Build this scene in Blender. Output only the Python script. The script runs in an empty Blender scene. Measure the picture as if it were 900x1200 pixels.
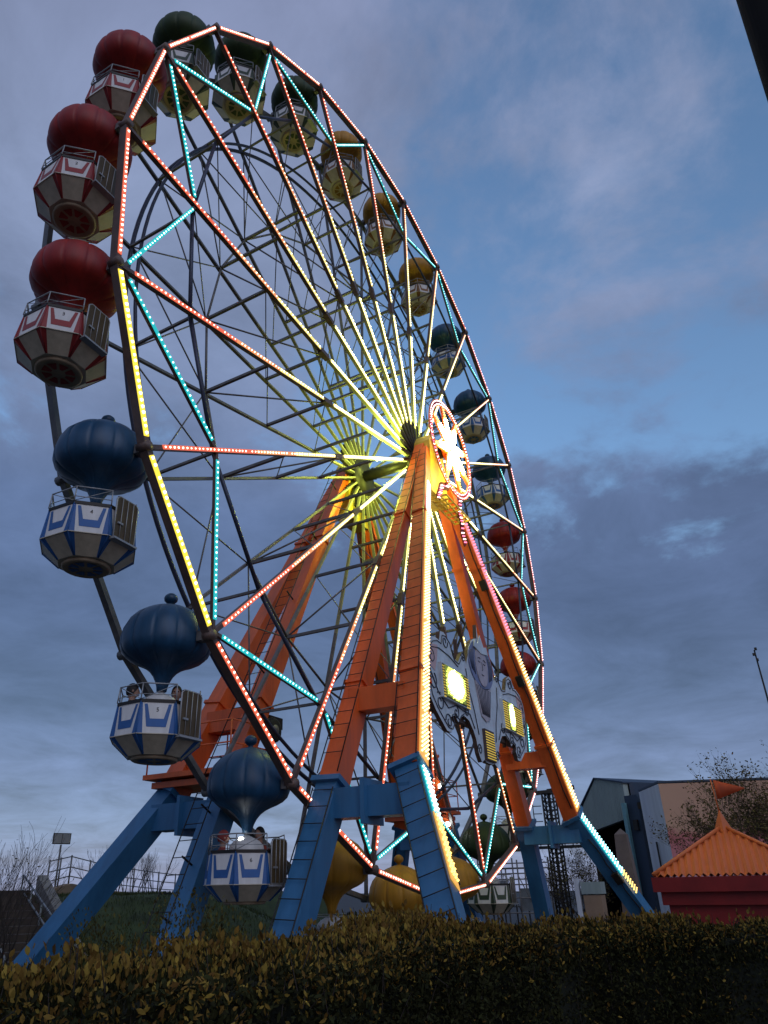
import bpy, bmesh, math, random
import numpy as np
from mathutils import Vector, Matrix
random.seed(7); rng=np.random.default_rng(11)
PI=math.pi; rad=math.radians
sc=bpy.context.scene; C=sc.collection
H=14.4          # height of the axle
R=12.0          # rim radius
YF=0.92         # half the distance between the two rims
PH=rad(192.424)
def ang(k): return PH-rad(15)*k
# ------------------------------------------------------------------ materials
def nd(nt,t,**kw):
    n=nt.nodes.new(t)
    for k,v in kw.items(): setattr(n,k,v)
    return n
def mat(name,col,rough=.55,metal=0.,var=.25,scale=3.,bump=.0,col2=None,spec=.4,streak=False,island=0.,coat=0.):
    m=bpy.data.materials.new(name); m.use_nodes=True; nt=m.node_tree; b=nt.nodes['Principled BSDF']; L=nt.links
    tc=nd(nt,'ShaderNodeTexCoord'); mp=nd(nt,'ShaderNodeMapping'); L.new(tc.outputs['Object'],mp.inputs['Vector'])
    if streak: mp.inputs['Scale'].default_value=(1.6,1.6,.25)
    n=nd(nt,'ShaderNodeTexNoise'); n.inputs['Scale'].default_value=scale; n.inputs['Detail'].default_value=6; n.inputs['Roughness'].default_value=.65
    L.new(mp.outputs['Vector'],n.inputs['Vector'])
    r=nd(nt,'ShaderNodeValToRGB'); c=col; d=col2 or tuple(x*(1-var) for x in c); e=tuple(min(1,x*(1+var*.5)) for x in c)
    r.color_ramp.elements[0].position=.3; r.color_ramp.elements[0].color=(*d,1)
    r.color_ramp.elements[1].position=.68; r.color_ramp.elements[1].color=(*e,1)
    L.new(n.outputs['Fac'],r.inputs['Fac']); out=r.outputs['Color']
    if island:
        g=nd(nt,'ShaderNodeNewGeometry'); hs=nd(nt,'ShaderNodeHueSaturation'); mr=nd(nt,'ShaderNodeMapRange')
        mr.inputs['To Min'].default_value=1-island; mr.inputs['To Max'].default_value=1+island
        L.new(g.outputs['Random Per Island'],mr.inputs['Value']); L.new(mr.outputs['Result'],hs.inputs['Value']); L.new(out,hs.inputs['Color'])
        m2=nd(nt,'ShaderNodeMapRange'); m2.inputs['To Min'].default_value=.5-island*.05; m2.inputs['To Max'].default_value=.5+island*.03
        L.new(g.outputs['Random Per Island'],m2.inputs['Value']); L.new(m2.outputs['Result'],hs.inputs['Hue']); out=hs.outputs['Color']
    L.new(out,b.inputs['Base Color'])
    b.inputs['Metallic'].default_value=metal; b.inputs['Specular IOR Level'].default_value=spec
    mr=nd(nt,'ShaderNodeMapRange'); mr.inputs['To Min'].default_value=max(0,rough-.12); mr.inputs['To Max'].default_value=min(1,rough+.15)
    L.new(n.outputs['Fac'],mr.inputs['Value']); L.new(mr.outputs['Result'],b.inputs['Roughness'])
    if coat: b.inputs['Coat Weight'].default_value=coat
    if bump:
        bp=nd(nt,'ShaderNodeBump'); bp.inputs['Strength'].default_value=bump; bp.inputs['Distance'].default_value=.02
        n2=nd(nt,'ShaderNodeTexNoise'); n2.inputs['Scale'].default_value=scale*6; n2.inputs['Detail'].default_value=5
        L.new(tc.outputs['Object'],n2.inputs['Vector']); L.new(n2.outputs['Fac'],bp.inputs['Height']); L.new(bp.outputs['Normal'],b.inputs['Normal'])
    return m
def glow(name,col,s):
    m=bpy.data.materials.new(name); m.use_nodes=True; b=m.node_tree.nodes['Principled BSDF']
    b.inputs['Base Color'].default_value=(.02,.02,.02,1); b.inputs['Emission Color'].default_value=(*col,1); b.inputs['Emission Strength'].default_value=s
    return m
M=dict(
 steel=mat('wheel_steel',(.17,.16,.155),.5,.3,.35,4),
 beam=mat('wheel_beam_paint',(.13,.085,.07),.5,.0,.35,4),
 paleb=mat('hub_lit_spoke',(.24,.23,.15),.5,.0,.3,4),  # paler, yellower inner spokes: the hub's light put into their colour
 bluesteel=mat('inner_ring_paint',(.045,.05,.085),.45,.2,.3,4),
 orange=mat('orange_paint',(.68,.115,.018),.42,0,.3,1.5,.05,spec=.5,streak=True),
 blue=mat('blue_paint',(.036,.158,.32),.42,0,.3,1.5,.05,spec=.5,streak=True),
 yellowp=mat('yellow_paint',(.6,.42,.05),.45,0,.25,2),
 dark=mat('dark_metal',(.03,.027,.025),.5,.4,.3,5),
 rubber=mat('rubber',(.012,.012,.012),.8),
 white=mat('white_panel',(.64,.62,.60),.45,0,.22,2.5,.03,streak=True),
 cream=mat('cream_underside',(.50,.44,.33),.55,0,.35,2.5,.04),
 wire=mat('white_wire',(.34,.34,.34),.4,.3,.2,4),
 gate=mat('gate_infill',(.085,.055,.022),.5,0,.3,6),
 floorw=mat('floor_disc',(.34,.26,.17),.6,0,.3,4),
 inside=mat('basket_inside',(.16,.13,.12),.7),
 panelb=mat('sign_blue',(.55,.63,.70),.55,0,.25,3),
 panelline=mat('sign_line',(.05,.06,.09),.6),
 panelmauve=mat('sign_mauve',(.44,.40,.45),.55,0,.25,4),
 panelnavy=mat('sign_navy',(.18,.22,.38),.55,0,.3,4),
 panelpink=mat('sign_pink',(.6,.42,.42),.55,0,.2,4),
 ledback=mat('led_backing',(.10,.085,.02),.6),
 wood=mat('panel_frame_wood',(.09,.06,.05),.7),
 ground=mat('asphalt',(.05,.05,.052),.85,0,.3,.6,.3),
 grass=mat('bank_grass',(.035,.05,.014),.9,0,.5,1.3,.6,island=0),
 concrete=mat('concrete',(.20,.185,.17),.85,0,.3,1.2,.25),
 ostone=mat('obelisk_stone',(.15,.115,.10),.85,0,.3,1.5,.2),
 stone=mat('brown_stone',(.065,.05,.042),.85,0,.35,2,.3),
 bark=mat('bark',(.045,.034,.028),.9,0,.4,6,.3),
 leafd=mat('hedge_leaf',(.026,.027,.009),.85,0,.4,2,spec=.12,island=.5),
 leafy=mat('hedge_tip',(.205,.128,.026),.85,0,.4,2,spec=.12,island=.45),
 leafm=mat('shrub_leaf',(.075,.065,.018),.85,0,.4,2,spec=.12,island=.45),
 leafo=mat('olive_leaf',(.085,.072,.028),.85,0,.4,2,spec=.12,island=.45),
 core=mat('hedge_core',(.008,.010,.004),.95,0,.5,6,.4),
 clad=mat('grey_green_cladding',(.30,.36,.34),.6,.1,.15,1.5,streak=True),
 navy=mat('dark_blue_wall',(.03,.05,.085),.6,0,.25,1.2,streak=True),
 teal=mat('teal_edge',(.16,.33,.37),.6),
 wwall=mat('pale_wall',(.60,.62,.66),.75,0,.2,.8,.1,streak=True),
 tan=mat('tan_panel',(.30,.20,.13),.75,0,.25,1,.1),
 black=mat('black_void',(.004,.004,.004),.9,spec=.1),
 roofo=mat('orange_roof',(.52,.13,.035),.5,0,.12,2),
 maroon=mat('maroon_paint',(.20,.009,.008),.5,0,.25,2),
 flag=mat('orange_flag',(.42,.07,.02),.8),
 skin=mat('skin',(.36,.2,.14),.55), hair=mat('dark_hair',(.012,.009,.008),.6),
 cdark=mat('dark_jacket',(.02,.02,.026),.8), cred=mat('red_jacket',(.22,.035,.03),.8),
 signgrey=mat('floodlight_grey',(.22,.23,.24),.5,.2),
)
BC=dict(red=mat('balloon_red',(.27,.012,.008),.5,0,.45,2.2,.05,streak=True,spec=.4),
 blue=mat('balloon_blue',(.012,.062,.135),.45,0,.45,2.2,.05,streak=True,spec=.5),
 yellow=mat('balloon_yellow',(.45,.215,.02),.5,0,.3,2.2,.04,streak=True,spec=.3),
 green=mat('balloon_green',(.030,.052,.016),.55,0,.35,2.2,.04,streak=True,spec=.3))
# trim colours of the baskets, matched to the balloons
TC=dict(red=mat('trim_red',(.26,.022,.022),.5,0,.25,3),blue=mat('trim_blue',(.022,.10,.30),.5,0,.25,3),
 yellow=mat('trim_ochre',(.20,.085,.02),.5,0,.25,3),green=mat('trim_green',(.035,.055,.03),.5,0,.25,3))
G=dict(salmon=glow('bulb_salmon',(1,.66,.52),5.),peach=glow('bulb_peach',(1,.76,.52),5.5),pale_hub=glow('bulb_pale_hub',(1,.92,.42),14),pale=glow('bulb_pale_yellow',(1,.92,.5),6.5),
 yellow=glow('bulb_yellow',(1,.93,.5),5.),cyan=glow('bulb_cyan',(.5,.98,1),5.),pink=glow('bulb_pink',(1,.68,.66),5.),
 magenta=glow('bulb_magenta',(1,.16,.27),3.5),warm=glow('bulb_warm',(1,.66,.28),5.),amber=glow('bulb_amber',(1,.62,.15),3.2),lime=glow('bulb_lime',(.75,.95,.15),2.4),
 star=glow('star_bulb',(1,.9,.5),60),lamp=glow('sign_lamp',(.95,1,.42),14),lamp_back=glow('sign_board_glow',(.50,.62,.05),.30),led=glow('sign_led',(1,.72,.1),.7),flood=glow('flood_lamp',(.95,1,1),14))
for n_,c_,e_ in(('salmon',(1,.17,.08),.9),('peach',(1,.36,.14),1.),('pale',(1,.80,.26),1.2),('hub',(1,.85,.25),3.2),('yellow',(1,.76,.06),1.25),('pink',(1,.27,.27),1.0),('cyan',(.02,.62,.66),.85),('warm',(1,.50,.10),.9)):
    G[n_+'_channel']=glow('halo_strip_'+n_,c_,e_)  # coloured glow for strips added behind the bulbs as a halo
# ------------------------------------------------------------------ mesh builder
class MB:
    def __init__(s): s.v=[]; s.f=[]; s.m=[]; s.sm=[]
    def add(s,vs,fs,mi=0,smooth=False):
        o=len(s.v); s.v+= [tuple(v) for v in vs]
        for f in fs: s.f.append(tuple(i+o for i in f)); s.m.append(mi); s.sm.append(smooth)
    def box(s,c,d,mi=0,mx=None):
        x,y,z=[t/2 for t in d]; c=Vector(c)
        P=[Vector((a*x,b*y,e*z)) for a in(-1,1) for b in(-1,1) for e in(-1,1)]
        if mx: P=[mx@p for p in P]
        s.add([c+p for p in P],[(0,1,3,2),(4,6,7,5),(0,4,5,1),(2,3,7,6),(0,2,6,4),(1,5,7,3)],mi)
    def beam(s,p0,p1,w0,h0,w1=None,h1=None,yref=(0,-1,0),mi=0):
        w1=w0 if w1 is None else w1; h1=h0 if h1 is None else h1
        p0=Vector(p0); p1=Vector(p1); a=(p1-p0).normalized(); y=Vector(yref)
        n=(y-a*y.dot(a))
        if n.length<1e-4: n=Vector((1,0,0))-a*a.x
        n.normalize(); t=a.cross(n)
        V=[]
        for p,w,h in((p0,w0,h0),(p1,w1,h1)):
            V+=[p-t*w/2-n*h/2,p+t*w/2-n*h/2,p+t*w/2+n*h/2,p-t*w/2+n*h/2]
        s.add(V,[(3,2,1,0),(4,5,6,7),(0,1,5,4),(1,2,6,5),(2,3,7,6),(3,0,4,7)],mi)
        return n,t
    def tube(s,pts,r,n=8,mi=0,closed=False,cap=True,smooth=True):
        pts=[Vector(p) for p in pts]; N=len(pts); rs=r if isinstance(r,(list,tuple)) else [r]*N
        V=[]; prev=None
        for i,p in enumerate(pts):
            a=(pts[(i+1)%N]-pts[i-1]) if closed else (pts[min(i+1,N-1)]-pts[max(i-1,0)])
            a.normalize()
            u=prev-a*prev.dot(a) if prev is not None else (Vector((0,0,1)) if abs(a.z)<.9 else Vector((1,0,0)))-a*((a.z if abs(a.z)<.9 else a.x))
            u.normalize(); prev=u; w=a.cross(u)
            V+=[p+(u*math.cos(2*PI*k/n)+w*math.sin(2*PI*k/n))*rs[i] for k in range(n)]
        F=[]
        for i in range(N if closed else N-1):
            j=(i+1)%N
            F+=[(i*n+k,i*n+(k+1)%n,j*n+(k+1)%n,j*n+k) for k in range(n)]
        if cap and not closed: F+=[tuple(range(n-1,-1,-1)),tuple((N-1)*n+k for k in range(n))]
        s.add(V,F,mi,smooth)
    def lathe(s,prof,n=32,c=(0,0,0),mi=0,lobes=0,amp=0.,smooth=True):
        V=[];F=[]
        for z,r in prof:
            for k in range(n):
                a=2*PI*k/n; q=r*(1-amp*(1-abs(math.sin(lobes*a/2))**.25)) if lobes else r
                V.append((c[0]+q*math.cos(a),c[1]+q*math.sin(a),c[2]+z))
        for i in range(len(prof)-1):
            for k in range(n): F.append((i*n+k,i*n+(k+1)%n,(i+1)*n+(k+1)%n,(i+1)*n+k))
        F.append(tuple(range(n-1,-1,-1))); F.append(tuple((len(prof)-1)*n+k for k in range(n)))
        if prof[0][0]>prof[-1][0]: F=[f[::-1] for f in F]
        s.add(V,F,mi,smooth)
    def bulbs(s,pts,r,mi=0):
        O=[(1,0,0),(-1,0,0),(0,1,0),(0,-1,0),(0,0,1),(0,0,-1)]
        T=[(0,2,4),(2,1,4),(1,3,4),(3,0,4),(2,0,5),(1,2,5),(3,1,5),(0,3,5)]
        for p in pts: s.add([(p[0]+r*a,p[1]+r*b,p[2]+r*c) for a,b,c in O],T,mi)
    def prism(s,poly,y0,y1,mi=0,side=None,fr=None):
        # polygon in (x,z) extruded along y; triangulated caps
        n=len(poly); from mathutils.geometry import tessellate_polygon
        tr=tessellate_polygon([[Vector((a,b,0)) for a,b in poly]])
        V=[(a,y0,b) for a,b in poly]+[(a,y1,b) for a,b in poly]
        ar=sum(poly[i][0]*poly[(i+1)%n][1]-poly[(i+1)%n][0]*poly[i][1] for i in range(n))
        F=[]
        for t in tr:
            q=t if (poly[t[1]][0]-poly[t[0]][0])*(poly[t[2]][1]-poly[t[0]][1])-(poly[t[1]][1]-poly[t[0]][1])*(poly[t[2]][0]-poly[t[0]][0])>0 else t[::-1]
            F.append(tuple(q) if y0<y1 else tuple(q[::-1])); F.append(tuple(i+n for i in (q[::-1] if y0<y1 else q)))
        s.add(V,F,mi)
        S=[]
        for i in range(n):
            j=(i+1)%n; q=(i,i+n,j+n,j); S.append(q if (ar>0)==(y0<y1) else q[::-1])
        s.add(V,S,mi if side is None else side)
    def build(s,name,mats,parent=None):
        me=bpy.data.meshes.new(name); me.from_pydata(s.v,[],s.f)
        if not isinstance(mats,(list,tuple)): mats=[mats]
        for m in mats: me.materials.append(m)
        me.polygons.foreach_set('material_index',s.m); me.polygons.foreach_set('use_smooth',s.sm); me.update()
        o=bpy.data.objects.new(name,me); C.objects.link(o)
        if parent: o.parent=parent
        return o
def tag(o,label=None,cat=None,group=None,kind=None):
    for k,v in (('label',label),('category',cat),('group',group),('kind',kind)):
        if v: o[k]=v
    return o
def thing(name,label,cat,loc=(0,0,0),rz=0,group=None):
    o=bpy.data.objects.new(name,None); o.empty_display_size=.2; C.objects.link(o); o.location=loc; o.rotation_euler=(0,0,rz)
    return tag(o,label,cat,group)
def copy_tree(o,parent=None):
    c=o.copy(); C.objects.link(c)
    if parent: c.parent=parent
    for ch in [x for x in C.objects if x.parent==o]: copy_tree(ch,c)
    return c
# ------------------------------------------------------------------ wheel
wheel=thing('ferris_wheel','tall Ferris wheel with pink, yellow and cyan bulb strips along its rim and spokes','Ferris wheel',(0,0,H))
def P(r,k,y): a=ang(k); return Vector((r*math.cos(a),y,r*math.sin(a)))
def lerp(a,b,t): return Vector(a)*(1-t)+Vector(b)*t
def line_bulbs(mb,a,b,step,r,mi,off=Vector((0,0,0)),bw=.075):
    a=Vector(a)+off; b=Vector(b)+off; n=max(2,int((b-a).length/step))
    mb.beam(a-off*.12,b-off*.12,bw,.018,mi=mi+3)     # glowing strip added behind the bulbs to imitate their halo
    for i in range(n):
        if rng.uniform()<.025: continue
        mb.bulbs([lerp(a,b,(i+.5+rng.uniform(-.08,.08))/n)],r*rng.uniform(.86,1.12),mi)
# hub
m=MB(); m.tube([(0,-.86,0),(0,.86,0)],.17,24)
for y in(-.92,.92):
    m.tube([(0,y-.07,0),(0,y+.07,0)],.62,40)
    for k in range(24):
        m.beam(P(.45,k,y-.1*(1 if y<0 else -1)),P(1.25,k,y-.1*(1 if y<0 else -1)),.1,.05)
hub=m.build('hub',M['dark'],wheel)
for k in range(24):
    # front spoke and its bulbs
    m=MB(); m.beam(P(.6,k,-YF),P(5.3,k,-YF),.065,.10); sp=m.build('spoke',M['paleb'],wheel)
    m=MB(); m.beam(P(5.3,k,-YF),P(R-.05,k,-YF),.075,.10); m.beam(P(5.15,k,-YF),P(5.5,k,-YF),.12,.13)
    so=m.build('spoke',M['beam'],wheel)
    m=MB(); o=Vector((0,-.065,0)); rt=7<=k<=17; cA,cB=(1,2) if rt else (0,1)
    line_bulbs(m,P(R-.38,k,-YF),P(8.9,k,-YF),.105,.023,cA,o); line_bulbs(m,P(8.9,k,-YF),P(7.4,k,-YF),.105,.024,cB,o); line_bulbs(m,P(7.4,k,-YF),P(5.55,k,-YF),.105,.026,2,o)
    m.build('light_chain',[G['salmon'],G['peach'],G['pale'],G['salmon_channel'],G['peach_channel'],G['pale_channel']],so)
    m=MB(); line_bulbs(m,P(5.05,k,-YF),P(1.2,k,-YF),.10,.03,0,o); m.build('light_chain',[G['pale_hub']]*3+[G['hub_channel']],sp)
    m=MB(); m.beam(P(.6,k,YF),P(6.0,k,YF),.06,.08); m.beam(P(6.0,k,YF),P(R-.05,k,YF),.06,.08,mi=1); m.build('spoke',[M['paleb'],M['steel']],wheel)
    # rim
    a,b=P(R,k,-YF),P(R,k+1,-YF)
    m=MB(); m.beam(a,b,.10,.16); m.tube([a+Vector((0,-.12,0)),a+Vector((0,.10,0))],.085,10); rb=m.build('rim_bar',M['beam'],wheel)
    c=2 if k in(23,22) else (1 if 9<=k<=16 else 0)
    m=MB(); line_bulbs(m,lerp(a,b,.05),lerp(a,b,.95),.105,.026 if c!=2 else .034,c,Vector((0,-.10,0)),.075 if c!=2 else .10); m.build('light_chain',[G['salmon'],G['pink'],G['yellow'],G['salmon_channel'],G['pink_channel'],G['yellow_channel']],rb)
    a,b=P(R,k,YF),P(R,k+1,YF)
    m=MB(); m.beam(a,b,.10,.13); m.tube([a+Vector((0,-.1,0)),a+Vector((0,.12,0))],.085,10); m.build('rim_bar',M['steel'],wheel)
    # cyan zigzag on the near side
    if k%2==0: a,b=P(R-.15,k,-YF+.02),P(10.12,k+1,-YF+.02)
    else: a,b=P(10.12,k,-YF+.02),P(R-.15,k+1,-YF+.02)
    m=MB(); m.beam(a,b,.06,.07); zb=m.build('zigzag_brace',M['beam'],wheel)
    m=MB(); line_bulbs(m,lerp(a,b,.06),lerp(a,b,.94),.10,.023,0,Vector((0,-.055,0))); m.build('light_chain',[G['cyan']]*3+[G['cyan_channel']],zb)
    # dark inner polygon on the near side
    m=MB(); m.tube([P(10.1,k,-YF+.1),P(10.1,k+1,-YF+.1)],.04,8); m.build('ring_chord',M['bluesteel'],wheel)
    # struts and rods across the wheel's width
    for r in (10.08,7.7,5.3,3.0):
        m=MB(); m.beam(P(r,k,-YF+.05),P(r,k,YF-.05),.065 if r<10 else .05,.065 if r<10 else .05,yref=(0,0,1)); m.build('cross_strut',M['steel'],wheel)
    m=MB()
    for i,(r0,r1) in enumerate(((10.1,7.7),(7.7,5.3),(5.3,3.0))):
        m.tube([P(r0,k,-YF+.05),P(r1,k,YF-.05)],.014,6)
        if i==1: m.tube([P(r0,k,YF-.05),P(r1,k,-YF+.05)],.022,6)
    m.build('tie_rod',M['steel'],wheel)
    m=MB()
    for r0,r1 in ((10.05,7.7),(7.7,10.05)):
        m.tube([P(r0,k,YF-.06),P(r1,k+1,YF-.06)],.018,6)
    m.tube([P(7.7,k,YF-.08),P(7.7,k+1,YF-.08)],.03,6)
    m.build('lattice_bracing',M['steel'],wheel)
m=MB(); m.tube([(10.05*math.cos(a),YF-.02,10.05*math.sin(a)) for a in np.linspace(0,2*PI,145)[:-1]],.048,8,closed=True)
m.tube([(10.05*math.cos(a),YF-.32,10.05*math.sin(a)) for a in np.linspace(0,2*PI,145)[:-1]],.038,8,closed=True)
m.build('drive_ring',M['bluesteel'],wheel)
# ------------------------------------------------------------------ gondolas
HB=1.84
def make_gondola(colour):
    root=thing('gondola','x','gondola')
    z0=HB
    prof=[(.72,.02),(.705,.09),(.68,.18),(.635,.30),(.575,.425),(.49,.55),(.375,.652),(.24,.715),(.09,.745),(-.05,.742),(-.16,.70),(-.235,.62),(-.29,.52),(-.335,.41),(-.385,.31),(-.45,.225),(-.53,.16),(-.62,.115),(-.70,.09),(-.77,.08)]
    m=MB(); m.lathe([(z+z0,r) for z,r in prof],168,lobes=12,amp=.045)
    ball=m.build('balloon',BC[colour],root)
    m=MB(); m.lathe([(z+z0,r) for z,r in ((.68,.07),(.72,.045),(.745,.045),(.76,.075),(.795,.11),(.84,.118),(.885,.10),(.92,.06),(.935,.015))],20); m.build('finial',BC[colour],ball)
    m=MB(); m.tube([(0,-YF+.02,z0),(0,YF-.02,z0)],.045,12)
    for s in(-1,1): m.box((0,s*.80,z0),(.16,.10,.16))
    m.build('axle',M['steel'],root)
    m=MB(); m.tube([(0,0,z0-.74),(0,0,z0-1.5)],.05,10); m.build('pole',M['wire'],root)
    m=MB(); m.lathe([(z0-.80,.06),(z0-.84,.14),(z0-.88,.22),(z0-.95,.29),(z0-1.04,.31),(z0-1.10,.30)],28); m.build('table_dome',M['white'],root)
    # basket: octagon, a gate on the side that faces the boarding deck
    zt,zb,zc=z0-1.07,z0-1.57,z0-1.82
    def ap(z): return .615+(zt-z)/(zt-zb)*.055 if z>=zb else .67+(zb-z)/(zb-zc)*(.40-.67)
    T=math.tan(PI/8)
    m=MB()
    for j in range(8):
        th=rad(270+45*j); n=Vector((math.cos(th),math.sin(th),0)); t=Vector((-n.y,n.x,0))
        def q(u,z,off=0): return n*(ap(z)+off)+t*u+Vector((0,0,z))
        rows=[(zt,.235/.26),(zb,.19/.28),(zb-.001,.19/.28),(zc,.145/.166)]
        for (za,fa),(ze,fe),up in ((rows[0],rows[1],1),(rows[2],rows[3],0)):
            ha,he=ap(za)*T,ap(ze)*T
            m.add([q(-ha,za),q(-ha*fa,za),q(-he*fe,ze),q(-he,ze)],[(3,2,1,0)],1)
            m.add([q(-ha*fa,za),q(ha*fa,za),q(he*fe,ze),q(-he*fe,ze)],[(3,2,1,0)],0 if up else 2)
            m.add([q(ha*fa,za),q(ha,za),q(he,ze),q(he*fe,ze)],[(3,2,1,0)],1)
        # U-shaped mark
        if j!=0:
            def e(u,w): z=zt+(zb-zt)*w; h=ap(z)*T*.84; return q(u*h,z,.004)
            A=[(-.93,.10),(-.72,.10),(-.45,.55),(-.62,.80)]; B=[(-.45,.55),(.45,.55),(.62,.80),(-.62,.80)]
            D=[(.72,.10),(.93,.10),(.62,.80),(.45,.55)]
            for pl in(A,B,D): m.add([e(*x) for x in pl],[(3,2,1,0)],1)
        # corner ribs, top rail lip
        c0=[n*ap(z)+t*ap(z)*T+Vector((0,0,z)) for z in (zt,zb,zc)]
        m.tube(c0,.012,5,mi=1,cap=True)
        m.beam(q(-ap(zt)*T,zt,.0),q(ap(zt)*T,zt,.0),.03,.05,yref=(0,0,1),mi=3)
        m.beam(q(-ap(zb)*T,zb,.004),q(ap(zb)*T,zb,.004),.012,.012,yref=(0,0,1),mi=2)
        m.add([q(-ap(zt)*T+.02,zt,-.03),q(ap(zt)*T-.02,zt,-.03),q(ap(zb)*T-.02,zb,-.05),q(-ap(zb)*T+.02,zb,-.05)],[(0,1,2,3)],4)
    rr=.40/math.cos(PI/8)
    oc=[(rr*math.cos(rad(22.5+45*j)),rr*math.sin(rad(22.5+45*j)),zc) for j in range(8)]
    m.add(oc,[tuple(range(7,-1,-1))],2)
    oc=[(rr*math.cos(rad(22.5+45*j)),rr*math.sin(rad(22.5+45*j)),zc+.012) for j in range(8)]
    m.add(oc,[tuple(range(8))],4)
    m.build('basket',[M['white'],TC[colour],M['cream'],M['dark'],M['inside']],root)
    m=MB(); n8=24
    m.add([(r*math.cos(2*PI*i/n8),r*math.sin(2*PI*i/n8),z) for r,z in((.34,z0-1.8),(.34,z0-1.46),(.60,z0-1.46)) for i in range(n8)],[(k_*n8+i,k_*n8+(i+1)%n8,(k_+1)*n8+(i+1)%n8,(k_+1)*n8+i) for k_ in range(2) for i in range(n8)]); m.build('bench',M['inside'],root)
    # round floor disc with wedges
    m=MB(); m.lathe([(zc-.035,.02),(zc-.035,.27),(zc-.05,.30),(zc-.05,.33),(zc-.035,.355),(zc+.01,.36)],40,mi=0)
    for j in range(8):
        a0,a1=rad(45*j+5),rad(45*j+40)
        m.add([(r*math.cos(a),r*math.sin(a),zc-.042) for r,a in((.11,a0+.1),(.11,a1-.1),(.255,a1),(.255,a0))],[(0,1,2,3)],1)
    m.build('floor_disc',[M['floorw'],TC[colour]],root)
    # wire railing
    m=MB(); ro=lambda r,j,z:(r*math.cos(rad(292.5+45*j)),r*math.sin(rad(292.5+45*j)),z)
    rA=.64/math.cos(PI/8)
    zr=z0-.80
    top=[ro(rA-.03,j,zr) for j in range(8)]; bot=[ro(rA-.01,j,zt+.02) for j in range(8)]; mid=[ro(rA-.02,j,zt+.10) for j in range(8)]
    m.tube(top,.011,6); m.tube(mid,.007,5)
    for j in range(8): m.tube([bot[j],top[j]],.010,5)
    for j in range(7):
        if j%2==0: m.tube([bot[j],top[j+1]],.006,4)
        else: m.tube([top[j],bot[j+1]],.006,4)
    m.build('railing',M['wire'],root)
    # gate
    m=MB(); w=.215; yg=-(ap(zt)+.075); za,ze=z0-.88,z0-1.56
    m.box((0,yg,(za+ze)/2),(2*w-.02,.02,za-ze-.02)); g=m.build('gate',M['gate'],root)
    m=MB(); fr=[(-w,yg,ze),(-w,yg,za-.05),(-w+.05,yg,za),(w-.05,yg,za),(w,yg,za-.05),(w,yg,ze)]
    m.tube(fr,.014,6,closed=True)
    for x in(-.11,0,.11): m.tube([(x,yg-.018,ze),(x,yg-.018,za)],.008,5)
    m.box((-.12,yg-.02,ze+.24),(.10,.03,.03)); m.build('gate_frame',M['wire'],g)
    m=MB(); m.box((0,yg+.0,ze-.03),(2*w+.04,.12,.03)); m.build('gate_step',M['wire'],root)
    return root
protos={c:make_gondola(c) for c in('red','blue','yellow','green')}
first=dict.fromkeys(protos,True)
cols={}
for k in(2,1,0,14,13,12): cols[k]='red'
for k in(23,22,21,11,10,9): cols[k]='blue'
for k in(20,19,18,8,7,6): cols[k]='yellow'
for k in(17,16,15,5,4,3): cols[k]='green'
num={2:1,1:2,0:3,23:4,22:5,21:6}
lab={2:'red balloon gondola marked 1, highest of the reds at the upper left',
 1:'red balloon gondola marked 2 on its white panel, between gondolas 1 and 3',
 0:'red balloon gondola marked 3, at the far left of the wheel above the blue ones',
 23:'dark blue balloon gondola marked 4, directly below the lowest left red one',
 22:'blue balloon gondola marked 5 with two dark-haired riders inside',
 21:'blue balloon gondola marked 6 beside the blue legs, with a bright white lamp and riders',
 20:'ochre yellow balloon gondola hanging low behind the left blue lower leg',
 19:'ochre yellow balloon gondola at the wheel bottom, whole dome showing between two blue legs',
 18:'ochre yellow balloon gondola partly hidden just right of the bulb-edged blue leg',
 17:'olive green balloon gondola low right with its white basket just above the hedge',
 16:'dark green balloon gondola half hidden behind the right orange legs, above the olive one',
 15:'dark green balloon gondola hidden mostly behind the right orange leg, just below the red ones',
 14:'red balloon gondola beside the bulb-edged right orange leg, lowest of the right reds',
 13:'red balloon gondola on the far right of the wheel, middle of the three right reds',
 12:'red balloon gondola on the far right, highest of the right reds',
 11:'dark blue balloon gondola beside the lit star ring, lowest of the right blues',
 10:'dark blue balloon gondola on the far right, middle of the three right blues',
 9:'dark blue balloon gondola on the far right, highest of the right blues',
 8:'brownish ochre balloon gondola on the upper right rim, directly above the right blue ones',
 7:'brownish ochre balloon gondola on the upper right rim, middle of the three upper ochres',
 6:'brownish ochre balloon gondola on the upper right rim, directly below the dark green ones',
 5:'dark green balloon gondola at the top of the wheel, next to the highest ochre one',
 4:'dark green balloon gondola at the top of the wheel, middle of the three upper greens',
 3:'dark green balloon gondola at the very top of the wheel next to the red one'}
gond={}
for k in range(24):
    c=cols[k]; o=protos[c] if first[c] else copy_tree(protos[c]); first[c]=False; gond[k]=o
    p=P(R,k,0); o.location=(p.x,0,H+p.z-HB); tag(o,lab[k],'gondola','balloon gondolas hung round the wheel')
    o.rotation_euler=(0,rng.uniform(-.012,.012),rng.uniform(-.06,.06))
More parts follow.
